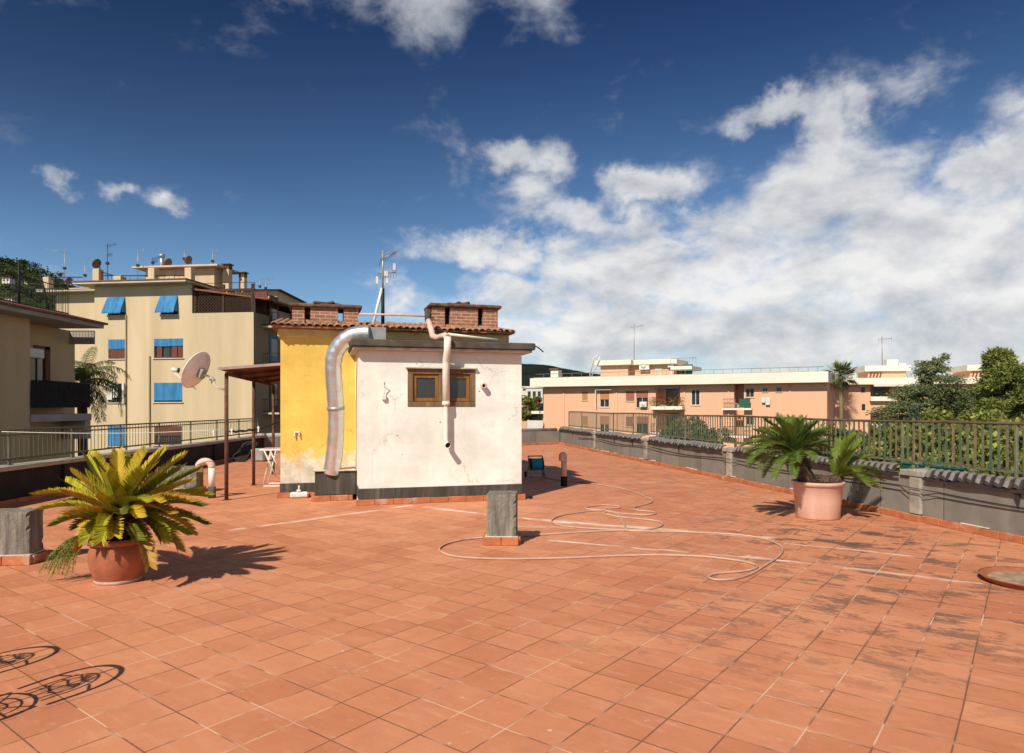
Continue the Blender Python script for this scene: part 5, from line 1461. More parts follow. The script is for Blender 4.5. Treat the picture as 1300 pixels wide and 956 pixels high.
# ================================================================= SALMON BUILDING
KA = P(690,516,87.5); KB = P(1050,516,71.0)
KF = Fac(KA, KB)
pk = empty('apartment_block', KF.o, KF.ang, 'long low salmon apartment block with deep cream roof fascia, nearest of the salmon blocks', 'building')
zt = KF.z(860,476.4); zf = KF.z(860,488.6); ZB = -11; ST = KF.z(860,500)-KF.z(860,532)
LK = KF.L
holes = []; wins = []
def kwin(px0,px1,py0,py1,sh,frac,frame='yb_trim'):
    r = KF.rect(px0,px1,py0,py1); holes.append(r); wins.append((r,sh,frac,frame)); 
    r2 = (r[0],r[1],r[2]-3.05,r[3]-3.05); holes.append(r2); wins.append((r2,sh,frac,frame))
kwin(739,746,497,508.5,'tan_shutter',.95); kwin(761.5,773.5,496.5,517,'tan_shutter',.52,'white_paint')
kwin(794.5,805.5,496.5,509.5,'rose_shutter',.93); kwin(807.5,823,496,518,'rose_shutter',.42)
kwin(877.5,888.5,494.5,514.5,None,0,'white_paint'); kwin(968,974.5,492.5,497.5,None,0); kwin(985.5,992.5,491.5,497.5,None,0)
kwin(946.5,957.5,493,504.5,None,0)
# loggias
lg = KF.rect(832.5,863.5,489.8,519.5); lg2 = (lg[0],lg[1],lg[2]-3.05,lg[3]-3.05); lg3 = (lg[0],lg[1],lg[2]-6.1,lg[3]-6.1)
rc = (KF.x(932),KF.x(944.5),ZB+.1,zf-.01)
k = wall_holes(-.0, LK, ZB, zf, holes+[rc], 0, .18)
lgh = [lg,lg2]
k = wall_holes(0, LK, ZB, zf, holes+lgh+[rc], 0, .18)
k.quad((0,0,ZB),(0,12,ZB),(0,12,zf),(0,0,zf)); k.quad((LK,0,ZB),(LK,0,zf),(LK,12,zf),(LK,12,ZB)); k.quad((0,12,ZB),(LK,12,ZB),(LK,12,zf),(0,12,zf))
k.build('front_wall', M['pink_wall'], pk)
for r in lgh+[rc]:
    k = MB(); k.box(r[0]-.1,r[1]+.1,1.5,1.6,r[2]-.1,r[3]+.1); k.box(r[0]-.12,r[0]-.002,.19,1.49,r[2],r[3]); k.box(r[1]+.002,r[1]+.12,.19,1.49,r[2],r[3]); k.box(r[0],r[1],.19,1.49,r[2]-.15,r[2]-.003); k.box(r[0],r[1],.19,1.49,r[3]+.003,r[3]+.15)
    k.build('loggia_lining', M['pink_wall'], pk)
for r, sh, fr, fm_ in wins: framed_window(pk, r, 0, 0, sh=sh, frac=fr, frame=fm_, sill=True)
k = MB(); k.box(KF.x(677.5)-.0, LK+.2, -1.0, 13, zf+.003, zt); k.build('roof_fascia', M['cream_fascia'], pk)
k = MB(); k.box(KF.x(677.5)+.3, LK-.1, -.6, 12.5, zt+.003, zt+.08); k.build('roof_top', M['concrete'], pk)
# window awning above the second window
r = wins[2][0]; k = MB(); k.box(r[0]-.45,r[1]+.45,-.5,-.003,r[3]+.10,r[3]+.2,bev=.02); k.box(r[0]-.45,r[0]-.35,-.45,-.003,r[2],r[3]+.1); k.build('window_hood', M['white_town'], pk)
# big loggia: balcony slab, railing, doors, flowers
for j, r in enumerate(lgh):
    k = MB(); k.box(r[0]-.3,r[1]+.55,-1.1,-.003,r[2]-.05,r[2]+.35); b_ = k.build('balcony', M['cream_fascia'], pk)
    k = MB()
    for zz in (r[2]+1.35,r[2]+.45): k.tube([(r[0]-.25,-.02,zz),(r[0]-.25,-1.0,zz),(r[1]+.5,-1.0,zz),(r[1]+.5,-.02,zz)],.03,5)
    xx = r[0]-.25
    while xx < r[1]+.5: k.tube([(xx,-1.0,r[2]+.35),(xx,-1.0,r[2]+1.35)],.014,4,caps=False); xx += .16
    k.build('balustrade', M['iron'], b_)
    k = MB(); k.box(r[0]+.8,r[0]+2.2,1.44,1.498,r[2]+.36,r[3]-.2); d_ = k.build('door', M['glass'], pk)
    k = MB(); k.box(r[0]+2.25,r[0]+2.7,1.42,1.495,r[2]+.36,r[3]-.2); k.build('curtain', M['yb_trim'], d_)
    if j == 0:
        k = MB(); k.box(r[0],r[1],-.25,-.22,r[3]-.35,r[3]-.02); k.build('valance', M['grey_render'], pk)
        def tufts(name, xs_, z_, mat, n, sz):
            C = np.concatenate([np.array(KF.w(x_,-1.05+random.uniform(-.1,.1),z_+random.uniform(0,.15)))+rng.normal(size=(n,3))*sz for x_ in xs_])
            V_,F_ = leaf_arr(C,.16,.11); return ffbuild(name,V_,F_,mat)
        tag(tufts('flower_boxes', np.arange(r[0]+.2,r[1]+.3,.32), r[2]+1.0, M['red_cloth'], 16, .16), 'red flowers along the planted balcony of the nearest salmon block', 'flowers', kind='stuff')
        tag(tufts('balcony_plants', np.arange(r[0]-.3,r[1]+.7,.26), r[2]+.75, M['vine'], 26, .22), 'trailing green plants on the flowered balcony of the nearest salmon block', 'plants', kind='stuff')
# narrow recess: two balconies
for zrel in (0,-3.05):
    z = KF.z(938,518)+zrel
    k = MB(); k.box(rc[0]-1.2,rc[1]+.9,-.6,-.003,z-.22,z); b_ = k.build('balcony', M['cream_fascia'], pk)
    k = MB()
    for zz in (z+1.,z+.1): k.tube([(rc[0]-1.1,-.5,zz),(rc[1]+.8,-.5,zz)],.03,5)
    xx = rc[0]-1.1
    while xx < rc[1]+.8: k.tube([(xx,-.5,z),(xx,-.5,z+1)],.014,4,caps=False); xx += .16
    k.build('balustrade', M['iron'], b_)
    if zrel == 0:
        k = MB(); k.box(rc[1]-.4,rc[1]+.75,-.56,-.53,z+.05,z+1.0); k.build('screen', M['green_tarp'], b_)
        k = MB(); k.box(rc[1]+2.3,rc[1]+2.75,-.3,-.28,z+.35,z+1.15); k.box(rc[1]+1.9,rc[1]+2.25,-.3,-.28,z+.6,z+1.15); k.build('laundry', M['white_town'], b_)
        k = MB(); k.box(rc[0]+.1,rc[0]+.5,-.3,.1,z+.45,z+.5); k.box(rc[0]+.1,rc[0]+.14,-.3,.1,z,z+.95); k.box(rc[0]+.46,rc[0]+.5,-.3,-.26,z,z+.45); k.build('balcony_chair', M['white_paint'], b_)
# air conditioner under the right window of the pair
r = wins[6][0]; k = MB(); k.box(r[0]+.55,r[1]-.1,-.42,-.01,r[2]+.1,r[2]+.75,bev=.03); k.lathe([(.001,0),(.24,0),(.24,.02),(.001,.02)],16,M=Matrix.Translation(((r[0]+r[1])/2+.25,-.42,r[2]+.42)) @ Matrix.Rotation(R(90),4,'X')); k.build('air_conditioner', M['white_paint'], pk)
for px in (716, 783, 869, 925, 1003):
    x_ = KF.x(px); k = MB(); k.tube([(x_,-.07,ZB),(x_,-.07,zf-.02)],.06,6); k.build('downpipe', M['pink_wall'], pk)
# penthouse
PF = (KF.x(757,4),KF.x(858,4)); zp1 = KF.z(800,457,4); zp0 = KF.z(800,463.5,4)
k = MB(); k.box(PF[0]+.6,PF[0]+4.3,4,9,zt-.2,zp0); k.box(PF[0]+4.303,PF[1]-.2,5,9,zt-.2,zp0); ph = k.build('penthouse', M['pink_wall'], pk)
k = MB(); k.box(PF[0],PF[0]+4.9,3.4,9.5,zp0+.003,zp1,bev=.05); k.box(PF[0]+4.903,PF[1],4.3,9.5,zp0+.003,zp1-.02,bev=.05); k.build('penthouse_roof', M['cream_fascia'], ph)
k = MB(); k.box(PF[0]+9.2,PF[0]+9.9,4.6,4.99,zt+1.2,zt+1.9,bev=.03); k.build('air_conditioner', M['white_paint'], ph)
k = MB(); k.box(PF[0]+5.6,PF[0]+6.9,4.4,4.99,zt+1.0,zt+2.0,bev=.03); k.lathe([(.001,0),(.36,0),(.36,.03),(.001,.03)],16,M=Matrix.Translation((PF[0]+6.2,4.4,zt+1.5)) @ Matrix.Rotation(R(90),4,'X')); k.build('air_conditioner', M['white_paint'], ph)
k = MB(); k.box(PF[0]+7.5,PF[0]+8.4,4.9,4.99,zt+.1,zt+2.1); k.build('door', M['yb_trim'], ph)
k = MB(); k.box(PF[0]+11,PF[0]+12.2,4.5,4.9,zt+.1,zt+1.5); k.build('green_cover', M['green_tarp'], ph)
k = MB(); k.box(KF.x(853,4),KF.x(880,4),3.4,8,zt+.85,zt+1.25); k.box(KF.x(853,4),KF.x(853,4)+.2,3.5,3.7,zt+.08,zt+.85); k.build('terrace_slab', M['cream_fascia'], ph)
k = MB(); y_ = 3.45
for zz in (zt+2.2,):
    k.tube([(KF.x(853,4),y_,zz),(KF.x(885,4),y_,zz)],.03,4)
for px in range(853,886,4): k.tube([(KF.x(px,4),y_,zt+1.25),(KF.x(px,4),y_,zt+2.2)],.02,4,caps=False)
for zz in (zt+.55,): k.tube([(KF.x(680),.0,zz),(LK-.3,.0,zz)],.03,4)
for px in range(690,1050,12): k.tube([(KF.x(px),0,zt+.08),(KF.x(px),0,zt+.55)],.02,4,caps=False)
k.build('roof_railing', M['steel'], pk)
x_ = KF.x(706,3); k = MB(); k.box(x_-.55,x_+.55,2.5,3.6,zt+.08,KF.z(706,470,3)); c_ = k.build('chimney', M['cream_fascia'], pk)
k = MB(); k.box(x_-.7,x_+.7,2.35,3.75,KF.z(706,470,3)+.003,KF.z(706,467.6,3)); k.build('chimney_cap', M['cap_dark'], c_)
k = MB(); k.tube([(KF.x(748,3.5),3.5,zt),(KF.x(754,3.5),3.5,zt+2.7),(KF.x(760,3.5),3.5,zt+3.0)],.09,5); k.tube([(KF.x(751,3.2),3.2,zt+.2),(KF.x(762,3.2),3.2,zt+2.8)],.07,5); k.build('stair_rail', M['white_paint'], ph)
def mast(p, h, lab):
    t = empty('tv_antenna', p, 0, lab, 'antenna', 'aerials on the salmon roofs')
    k = MB(); k.tube([(0,0,0),(0,0,h)],.05,5); k.build('mast', M['steel'], t)
    k = MB(); k.tube([(-.5,0,h*.9),(1.2,0,h*.95)],.025,4)
    for i in range(6): k.tube([(-.4+.3*i,0,h*.9-.3),(-.4+.3*i,0,h*.9+.3)],.015,3,caps=False)
    k.build('elements', M['steel'], t)
mast(KF.w(KF.x(805,6),6,zp1), 4.8, 'thin aerial on the long salmon block\'s penthouse')
# person in red on the end terrace of the block
TP = P(684,516,90)
tr_ = empty('house', P(672,540,92), 0, 'small salmon house with cream terrace at the left end of the long salmon block', 'house')
def tl(px,py,d): return P(px,py,d)-P(672,540,92)
k = MB(); a0 = tl(675,522,89.5); a1 = tl(700,522,89.5); k.box(a0.x,a1.x+.6,-2.4,3,a0.z-.35,a0.z); k.build('terrace_slab', M['cream_fascia'], tr_)
k = MB(); k.box(a0.x+1.5,a1.x+.5,-1.8,3,a0.z-12,a0.z-.353); k.build('wall', M['pink_wall'], tr_)
k = MB(); b0 = tl(669,536,88); k.box(b0.x,b0.x+2.0,-5,-2.5,b0.z-1.0,b0.z+.2); k.build('white_porch', M['white_town'], tr_)
def person(loc, rotz, label):
    t = empty('person', loc, rotz, label, 'person')
    J = {'pel':(0,0,.95),'wst':(0,0,1.12),'chs':(0,-.01,1.36),'nk':(0,0,1.50),'hd':(0,-.02,1.58),'tp':(0,-.01,1.72),
         'hl':(.10,0,.90),'kl':(.11,-.02,.50),'al':(.11,.02,.09),'tl':(.12,-.13,.03),'hr':(-.10,0,.90),'kr':(-.12,-.01,.50),'ar':(-.13,.02,.09),'tr':(-.14,-.13,.03),
         'sl':(.19,0,1.42),'el':(.25,-.02,1.16),'wl':(.20,-.18,1.00),'fl':(.18,-.25,.97),'sr':(-.19,0,1.42),'er':(-.26,-.03,1.16),'wr':(-.20,-.18,1.0),'fr':(-.18,-.25,.97)}
    E = [('pel','wst'),('wst','chs'),('chs','nk'),('nk','hd'),('hd','tp'),('pel','hl'),('hl','kl'),('kl','al'),('al','tl'),('pel','hr'),('hr','kr'),('kr','ar'),('ar','tr'),('chs','sl'),('sl','el'),('el','wl'),('wl','fl'),('chs','sr'),('sr','er'),('er','wr'),('wr','fr')]
    rad = dict(pel=.15,wst=.13,chs=.15,nk=.055,hd=.09,tp=.07,hl=.09,kl=.06,al=.045,tl=.04,hr=.09,kr=.06,ar=.045,tr=.04,sl=.065,el=.045,wl=.032,fl=.03,sr=.065,er=.045,wr=.032,fr=.03)
    ks = list(J); me = bpy.data.meshes.new('body'); me.from_pydata([J[a] for a in ks],[(ks.index(a),ks.index(b)) for a,b in E],[])
    o = bpy.data.objects.new('body', me); COL.objects.link(o); o.parent = t
    md = o.modifiers.new('s','SKIN'); me.skin_vertices[0]
    for i,a in enumerate(ks): me.skin_vertices[0].data[i].radius = (rad[a],rad[a]*.8); 
    me.skin_vertices[0].data[0].use_root = True
    o.modifiers.new('d','SUBSURF').levels = 1
    m_, tt, bb = new_mat('clothed figure'); z = tt.sep(obj_co(tt))[2]
    cc = tt.mix(tt.math('GREATER_THAN',z,.97), (.03,.03,.04), (.42,.02,.025)); cc = tt.mix(tt.math('GREATER_THAN',z,1.50), cc, (.45,.25,.17)); tt.link(cc, bb.inputs['Base Color'])
    me.materials.append(m_)
    k = MB(); k.lathe([(.001,1.75),(.06,1.74),(.10,1.69),(.105,1.62),(.09,1.57)],14,c=(0,.015,0)); k.build('hair', M['hair'], t)
pf = P(684,522,89.2); person((pf.x,pf.y,pf.z), R(20), 'distant person in a red top and dark trousers on the terrace by the salmon block')

# second salmon block, stepped back
QA = P(1047,516,78); QB = P(1262,516,74)
QF = Fac(QA, QB)
qk = empty('apartment_block', QF.o, QF.ang, 'salmon apartment block behind the slim palm, with stacked balconies', 'building')
zt2 = QF.z(1120,480); zf2 = QF.z(1120,488.2)
holes = []; ws = []
for px0,px1,py0,py1 in ((1093,1098,492,498.5),(1094,1098.5,513,521)):
    r = QF.rect(px0,px1,py0,py1); holes.append(r); ws.append(r)
LB = QF.rect(1105,1131,489.5,508); 
stack = []
zz = LB[2]
for j in range(4): stack.append((LB[0],LB[1],LB[2]-3.05*j,LB[3]-3.05*j))
sl = (QF.x(1049),QF.x(1056.5)); sstack = [(sl[0],sl[1],LB[2]-3.05*j+.1,LB[3]-3.05*j-.1) for j in range(4)]
R2 = (QF.x(1218),QF.x(1240)); rstack = [(R2[0],R2[1],LB[2]-3.05*j,LB[3]-3.05*j) for j in range(4)]
k = wall_holes(0, QF.L, -11, zf2, holes+stack+sstack+rstack, 0, .2)
k.quad((0,0,-11),(0,0,zf2),(0,10,zf2),(0,10,-11)); k.quad((0,10,-11),(QF.L,10,-11),(QF.L,10,zf2),(0,10,zf2)); k.quad((QF.L,0,-11),(QF.L,10,-11),(QF.L,10,zf2),(QF.L,0,zf2))
k.build('front_wall', M['pink_wall'], qk)
for r in ws: framed_window(qk, r, 0, 0, frame='iron', sill=False)
for gi, st_ in enumerate((stack,sstack,rstack)):
    for r in st_:
        k = MB(); k.box(r[0]-.1,r[1]+.1,1.5,1.6,r[2]-.1,r[3]+.1); k.box(r[0]-.12,r[0]-.002,.21,1.49,r[2],r[3]); k.box(r[1]+.002,r[1]+.12,.21,1.49,r[2],r[3]); k.box(r[0],r[1],.21,1.49,r[2]-.15,r[2]-.003); k.box(r[0],r[1],.21,1.49,r[3]+.003,r[3]+.15); k.build('loggia_lining', M['pink_wall'], qk)
        k = MB(); k.box(r[0]-.1,r[1]+.15,-.5,-.003,r[2]-.1,r[2]+.95 if gi == 1 else r[2]+.4); b_ = k.build('balcony', M['cream_fascia'], qk)
        if gi != 1:
            k = MB(); k.tube([(r[0],-.45,r[2]+1.2),(r[1]+.1,-.45,r[2]+1.2)],.03,4)
            xx = r[0]
            while xx < r[1]: k.tube([(xx,-.45,r[2]+.4),(xx,-.45,r[2]+1.2)],.015,4,caps=False); xx += .2
            k.build('balustrade', M['iron'], b_)
            k = MB(); k.box(r[0]+.7,r[0]+1.7,1.44,1.498,r[2]+.3,r[3]-.2); k.build('door', M['glass'], qk)
k = MB(); k.box(-.8,QF.L+.5,-.9,11,zf2+.003,zt2); k.build('roof_fascia', M['cream_fascia'], qk)
k = MB(); k.box(QF.x(1106),QF.x(1162),-1.3,-.902,zf2-.25,zf2-.02); k.build('balcony_hood', M['white_town'], qk)
for (p0,p1,py0,py1) in ((1098,1156,464,480),(1228,1285,463,480)):
    y_ = 3.; x0,x1 = QF.x(p0,y_),QF.x(p1,y_); z1 = QF.z((p0+p1)/2,py0,y_); z0 = z1-.65
    k = MB(); k.box(x0+.4,x1-.4,y_+.3,8,zt2-.1,z0); p_ = k.build('penthouse', M['pink_wall'], qk)
    k = MB(); k.box(x0,x1,y_,8.5,z0+.003,z1); k.box(x0+2.6,x0+3.8,y_+1,y_+2.2,z1+.003,z1+.75); k.box(x0+3.9,x0+4.6,y_+1,y_+2,z1+.003,z1+.3); k.build('penthouse_roof', M['cream_fascia'], p_)
    k = MB()
    for i in range(4): k.bar((x0+.5+.35*i,y_+.05,zt2),(x0+.7+.35*i,y_+.05,z0),.09)
    k.build('slatted_grille', M['shutter_red'], p_)
x_ = QF.x(1082,2); k = MB(); k.box(x_-.4,x_+.4,2,2.8,zt2,QF.z(1082,472,2)); k.box(x_-.45,x_+.45,1.95,2.85,QF.z(1082,472,2)+.003,QF.z(1082,471,2)+.05); k.build('chimney', M['white_town'], qk)
mast(QF.w(QF.x(1120,5),5,zt2+1.5), 3.6, 'aerial on the rooftop room of the salmon block behind the slim palm')

# far white town behind the hut's right edge
def town(px0,px1,py0,py1,d,mat,lab,roof='cream_fascia',wins=2):
    o = far_house(px0,px1,py0,py1,d,mat,lab,roof,wins); return o
town(655,668,497,520,170,'white_town','white house with yellow shutters close to the hut\'s right edge')
town(668,689,488,510,230,'white_town','tall white house under the dark ridge beside the salmon block', wins=3)
town(660,672,490,498,260,'white_town','white house farthest back under the dark ridge', wins=1)
town(656,672,508,530,120,'pink_wall','salmon house with red roof close to the hut\'s right edge', roof='yb_roof')

# ================================================================= TREES
def clump_tree_mesh(centres, n, spread, ln, wd, mat, name, parent, dirs=False):
    Vs = []; Fs = []; off = 0
    for c, r in centres:
        c = np.array(c); A = rng.normal(size=(n,3)); A /= np.linalg.norm(A,axis=1)[:,None]
        rad = rng.uniform(.35,1.0,size=(n,1))**.6
        C = c+A*rad*np.array(spread)*r
        V_,F_ = leaf_arr(C, ln, wd, dirs=A if dirs else None); Vs.append(V_); Fs.append(F_+off); off += len(V_)
    return ffbuild(name, np.vstack(Vs), np.vstack(Fs), mat, parent)
# slim fan palm in front of the salmon block
b_ = P(1068,516,74.5); top = P(1067,478,74.5)
t = empty('palm_tree', (b_.x,b_.y,-11), 0, 'slim fan palm standing against the salmon facade', 'tree')
hz_ = top.z+11
k = MB(); k.tube([(0,0,0),(.05,0,hz_*.6),(-.08,0,hz_)],[.26,.20,.18],9); k.build('trunk', M['palm_dry'], t)
def fans(name, n, rmin, rmax, zlo, zhi, mat, dz):
    k = MB()
    for i in range(n):
        az = random.uniform(0,2*PI); el = random.uniform(zlo,zhi); L = random.uniform(rmin,rmax)
        d = Vector((math.cos(az)*math.cos(el),math.sin(az)*math.cos(el),math.sin(el))); c = Vector((-.08,0,hz_+dz))+d*L*.5
        s = d.cross(Vector((0,0,1))).normalized(); u = s.cross(d).normalized()
        k.tube([(-.08,0,hz_+dz),tuple(c)],.015,3,caps=False)
        for j in range(11):
            a = (j-5)/5*1.25; e = (d*math.cos(a)+s*math.sin(a)); tip = c+e*L*.62+Vector((0,0,-.25*L*random.random()*.8)); w = u*.02+s*.035
            m_ = c+e*L*.35; k.add([c-w*.3,c+w*.3,m_+w,tip,m_-w],[(0,1,2,4),(4,2,3)])
    return k.build(name, mat, t)
fans('crown', 62, 1.2, 2.0, -.5, 1.4, M['palm_pale'], .1); fans('dead_skirt', 30, .9, 1.5, -1.4, -.6, M['palm_dry'], -.2)

# cedar
b_ = P(1180,516,36); t = empty('cedar_tree', (b_.x,b_.y,-3.2), 0, 'broad dark cedar with layered drooping boughs and a bent tip', 'tree')
Zt = (P(1185,452,36).z+3.2)
k = MB(); k.tube([(0,0,0),(.05,0,Zt*.5),(.1,0,Zt*.85),(.45,0,Zt*.97),(.75,0,Zt)],[.30,.22,.10,.05,.02],9)
brs = []; Vs = []; Fs = []; off = 0
# measured half widths (m) at heights above the base
prof = [(1.0,2.5),(3.0,2.6),(4.6,2.4),(5.2,2.2),(5.8,1.9),(6.4,1.35),(7.0,.7),(7.6,.3)]
def halfw(z): return np.interp(z,[p[0] for p in prof],[p[1] for p in prof])
z = .7
while z < Zt-.25:
    nb_ = 9 if z < 6. else 6
    a0 = random.uniform(0,2*PI)
    for i in range(nb_):
        az = a0+2*PI*i/nb_+random.uniform(-.4,.4); L = halfw(z)*random.choice((.45,.7,.85,1.,1.15,1.25))*random.uniform(.9,1.08); z_b = z+random.uniform(-.16,.16)
        p0 = Vector((.08*z/4,0,z_b)); pts = []
        for j in range(7):
            q = j/6; pts.append(p0+Vector((math.cos(az)*L*q,math.sin(az)*L*q,(.30*q-.42*q*q)*L*.8)))
        k.tube(pts,[.045*(1-.85*j/6) for j in range(7)],4,caps=False)
        n = int(330*L)
        tt = rng.uniform(.25,1.05,n)**.8; idx = np.clip(tt*6,0,5.999); i0 = idx.astype(int); PT = np.array(pts)
        C = PT[i0]+(PT[np.minimum(i0+1,6)]-PT[i0])*(idx-i0)[:,None]
        wdt = (.14+.26*np.sin(np.clip(tt,0,1)*PI*.85))*min(1,L/1.5)
        C = C+rng.normal(size=(n,3))*np.stack([wdt,wdt,.075+0*tt],1); C[:,2] -= rng.uniform(0,.10,n)
        dirs = np.tile(np.array([math.cos(az),math.sin(az),-.25]),(n,1))+rng.normal(size=(n,3))*np.array([.5,.5,.3])
        V_,F_ = leaf_arr(C,.17,.05,dirs=dirs); Vs.append(V_); Fs.append(F_+off); off += len(V_)
    z += random.uniform(.34,.50)
# bent leader
n = 520; q = rng.uniform(0,1,n); C = np.stack([.1+.75*q+rng.normal(size=n)*.12,rng.normal(size=n)*.16,Zt*.86+(Zt*.14)*q**.7+rng.normal(size=n)*.09],1)
V_,F_ = leaf_arr(C,.18,.05,dirs=np.tile(np.array([.7,0,.2]),(n,1))); Vs.append(V_); Fs.append(F_+off); off += len(V_)
k.build('trunk', M['bark'], t)
ffbuild('crown', np.vstack(Vs), np.vstack(Fs), M['cedar'], t)
# small blue-green conifer in front of it
b_ = P(1160,540,30); t = empty('conifer', (b_.x,b_.y,-3.0), 0, 'small blue green conifer tip just above the railing, in front of the cedar', 'tree')
zt_ = P(1160,512,30).z+3.0
k = MB(); k.tube([(0,0,0),(0,0,zt_)],[.12,.02],7); k.build('trunk', M['bark'], t)
Vs = []; Fs = []; off = 0
for z in np.arange(.5,zt_,.22):
    Rr = (zt_-z)*.42+.08
    for i in range(9):
        az = random.uniform(0,2*PI); n = int(40+60*Rr); q = rng.uniform(.1,1,n)
        C = np.stack([math.cos(az)*Rr*q,math.sin(az)*Rr*q,z-.12*q*Rr+0*q],1)+rng.normal(size=(n,3))*.06
        V_,F_ = leaf_arr(C,.10,.04); Vs.append(V_); Fs.append(F_+off); off += len(V_)
ffbuild('crown', np.vstack(Vs), np.vstack(Fs), M['cedar_blue'], t)
# pine at the right
def pine(px, pybase, d, zb, lab, outline, depth, n_cl, seed):
    r_ = np.random.default_rng(seed)
    b_ = P(px,pybase,d); t = empty('pine_tree', (b_.x,b_.y,zb), 0, lab, 'tree')
    o_ = Vector((b_.x,b_.y,zb)); cs = []
    ysx = [o[0] for o in outline]
    k = MB()
    top = P(outline[0][1]*.5+outline[0][2]*.5, outline[0][0], d)-o_
    k.tube([(0,0,0),(.1,0,top.z*.5),(top.x*.8,0,top.z*.93)],[.26,.17,.04],8)
    while len(cs) < n_cl:
        py = r_.uniform(outline[0][0],outline[-1][0]); l = np.interp(py,ysx,[o[1] for o in outline]); rr_ = np.interp(py,ysx,[o[2] for o in outline])
        q = r_.uniform(0,1); px_ = l+(rr_-l)*q
        w_ = (rr_-l)/F*d*.5; dy = r_.uniform(-1,1)*min(depth,w_)*math.sqrt(max(0,1-(2*q-1)**2*.8))
        c = P(px_,py,d)-o_; c = Vector((c.x,dy,c.z))
        cs.append((c, r_.uniform(.22,.42)))
    for c, r in cs[::3]:
        zt2_ = max(.3,c.z-.5*math.hypot(c.x,c.y)); k.tube([(.1*zt2_/max(top.z,1),0,zt2_),tuple(c)],[.05,.02],4,caps=False)
    k.build('trunk', M['bark'], t)
    Vs = []; Fs = []; off = 0
    for c, r in cs:
        n = int(105*(r/.3)**2); A = r_.normal(size=(n,3)); A /= np.linalg.norm(A,axis=1)[:,None]; A[:,2] = A[:,2]*.8+.12
        C = np.array(c)+A*r*r_.uniform(.4,1.,size=(n,1)); V_,F_ = leaf_arr(C,.19,.05,dirs=A); Vs.append(V_); Fs.append(F_+off); off += len(V_)
    ffbuild('crown', np.vstack(Vs), np.vstack(Fs), M['pine'], t)
pine(1272,516,29,-3.2,'bushy yellow green pine with a rounded tip, tallest tree at the right edge',[(449,1262,1272),(458,1257,1283),(470,1251,1292),(485,1246,1300),(500,1241,1306),(520,1238,1310),(545,1238,1312),(575,1240,1312)],1.3,185,3)
pine(1318,516,31,-3.2,'second pine at the very right edge, behind the tallest one',[(465,1305,1325),(490,1290,1345),(520,1282,1360),(560,1282,1360)],1.4,125,4)
# vines and shrubs in the garden behind the right railing
def shrub(name, label, px, d, ztop, zbase, rx, ry, mat, n, leaf, group='shrubs behind the right railing', gx=None):
    b_ = P(px,516,d); t = empty(name, (b_.x,b_.y,zbase), 0, label, 'shrub', group)
    h = ztop-zbase; cs = []
    for i in range(max(10,int(22*rx*h))):
        q = random.random(); zz = h*(.08+.92*q)
        a = random.uniform(0,2*PI); rr_ = math.sqrt(random.random())*(1-.35*q*q)
        cs.append(((rx*rr_*math.cos(a),ry*rr_*math.sin(a),min(zz,h-.15*random.random())),random.uniform(.18,.40)))
    k = MB(); 
    for c, r in cs[::2]: k.tube([(c[0]*.15,c[1]*.15,0),(c[0]*.6,c[1]*.6,c[2]*.6),c],[.03,.018,.008],4,caps=False)
    k.build('stems', M['bark'], t)
    clump_tree_mesh(cs, n, (1,1,.8), leaf, leaf*.72, M[mat], 'foliage', t)
# px, distance, top row on the picture, half width, material, label
SHR = [(1003,15.5,548,.7,'olive','grey green shrub behind the railing, left of the green sago palm'),
 (1060,17,545,.8,'vine_dark','dark shrub low behind the railing between the two sago heads'),
 (1100,17.5,553,1.0,'vine_dark','dark shrub behind the railing just right of the green sago palm'),
 (1128,16,540,.9,'vine','bright vine bush behind the railing below the salmon balconies'),
 (1150,20,536,1.3,'vine_dark','deep green bush behind the railing below the blue green conifer'),
 (1178,15,545,.9,'vine','bright low vine bush below the middle of the cedar'),
 (1200,19,524,1.0,'vine','bright vine rising above the rail under the cedar\'s right boughs'),
 (1228,15,543,.9,'vine','bright vine bush between cedar and pine, below the rail'),
 (1240,22,531,1.3,'vine_dark','deep green bush at the foot of the tallest pine, on its left'),
 (1262,14,548,.9,'vine','bright low vine bush in front of the pine foot'),
 (1258,20,523,.9,'vine','bright vine climbing above the rail in front of the pine'),
 (1290,16,536,1.0,'vine','bright vine bush at the right edge below the pine'),
 (1316,14,545,.9,'vine','bright vine bush cut by the right edge, in front'),
 (1298,12.4,575,.75,'vine','lowest vine tangle right against the railing at the right edge'),
 (1205,13.4,572,.75,'vine','lowest vine tangle against the railing, under the bright low bush'),
 (1150,14.6,580,.7,'vine','lowest vine tangle against the railing near the teal trough')]
for px,d,pyt,rx,mt,lab in SHR:
    zt_ = P(px,pyt,d).z
    shrub('vine_shrub', lab, px, d, zt_, -2.9, rx, min(rx,.8), mt, 62, .115)
# olive-like tree tops seen over the coping in the middle
for px,d,pyt,rx,lab in ((875,26,533,1.1,'grey green tree top rising behind the railing in the middle of the right wall'),(858,27,545,.8,'lower grey green tree top on the left side of the one behind the right railing'),(903,25,548,.7,'small grey green tree top right of the one behind the right railing')):
    zt_ = P(px,pyt,d).z; shrub('olive_tree', lab, px, d, zt_, -3.0 if px < 0 else -10.5+7.5, rx, .9, 'olive', 110, .12, 'olive trees behind the right railing')
tag_ = None
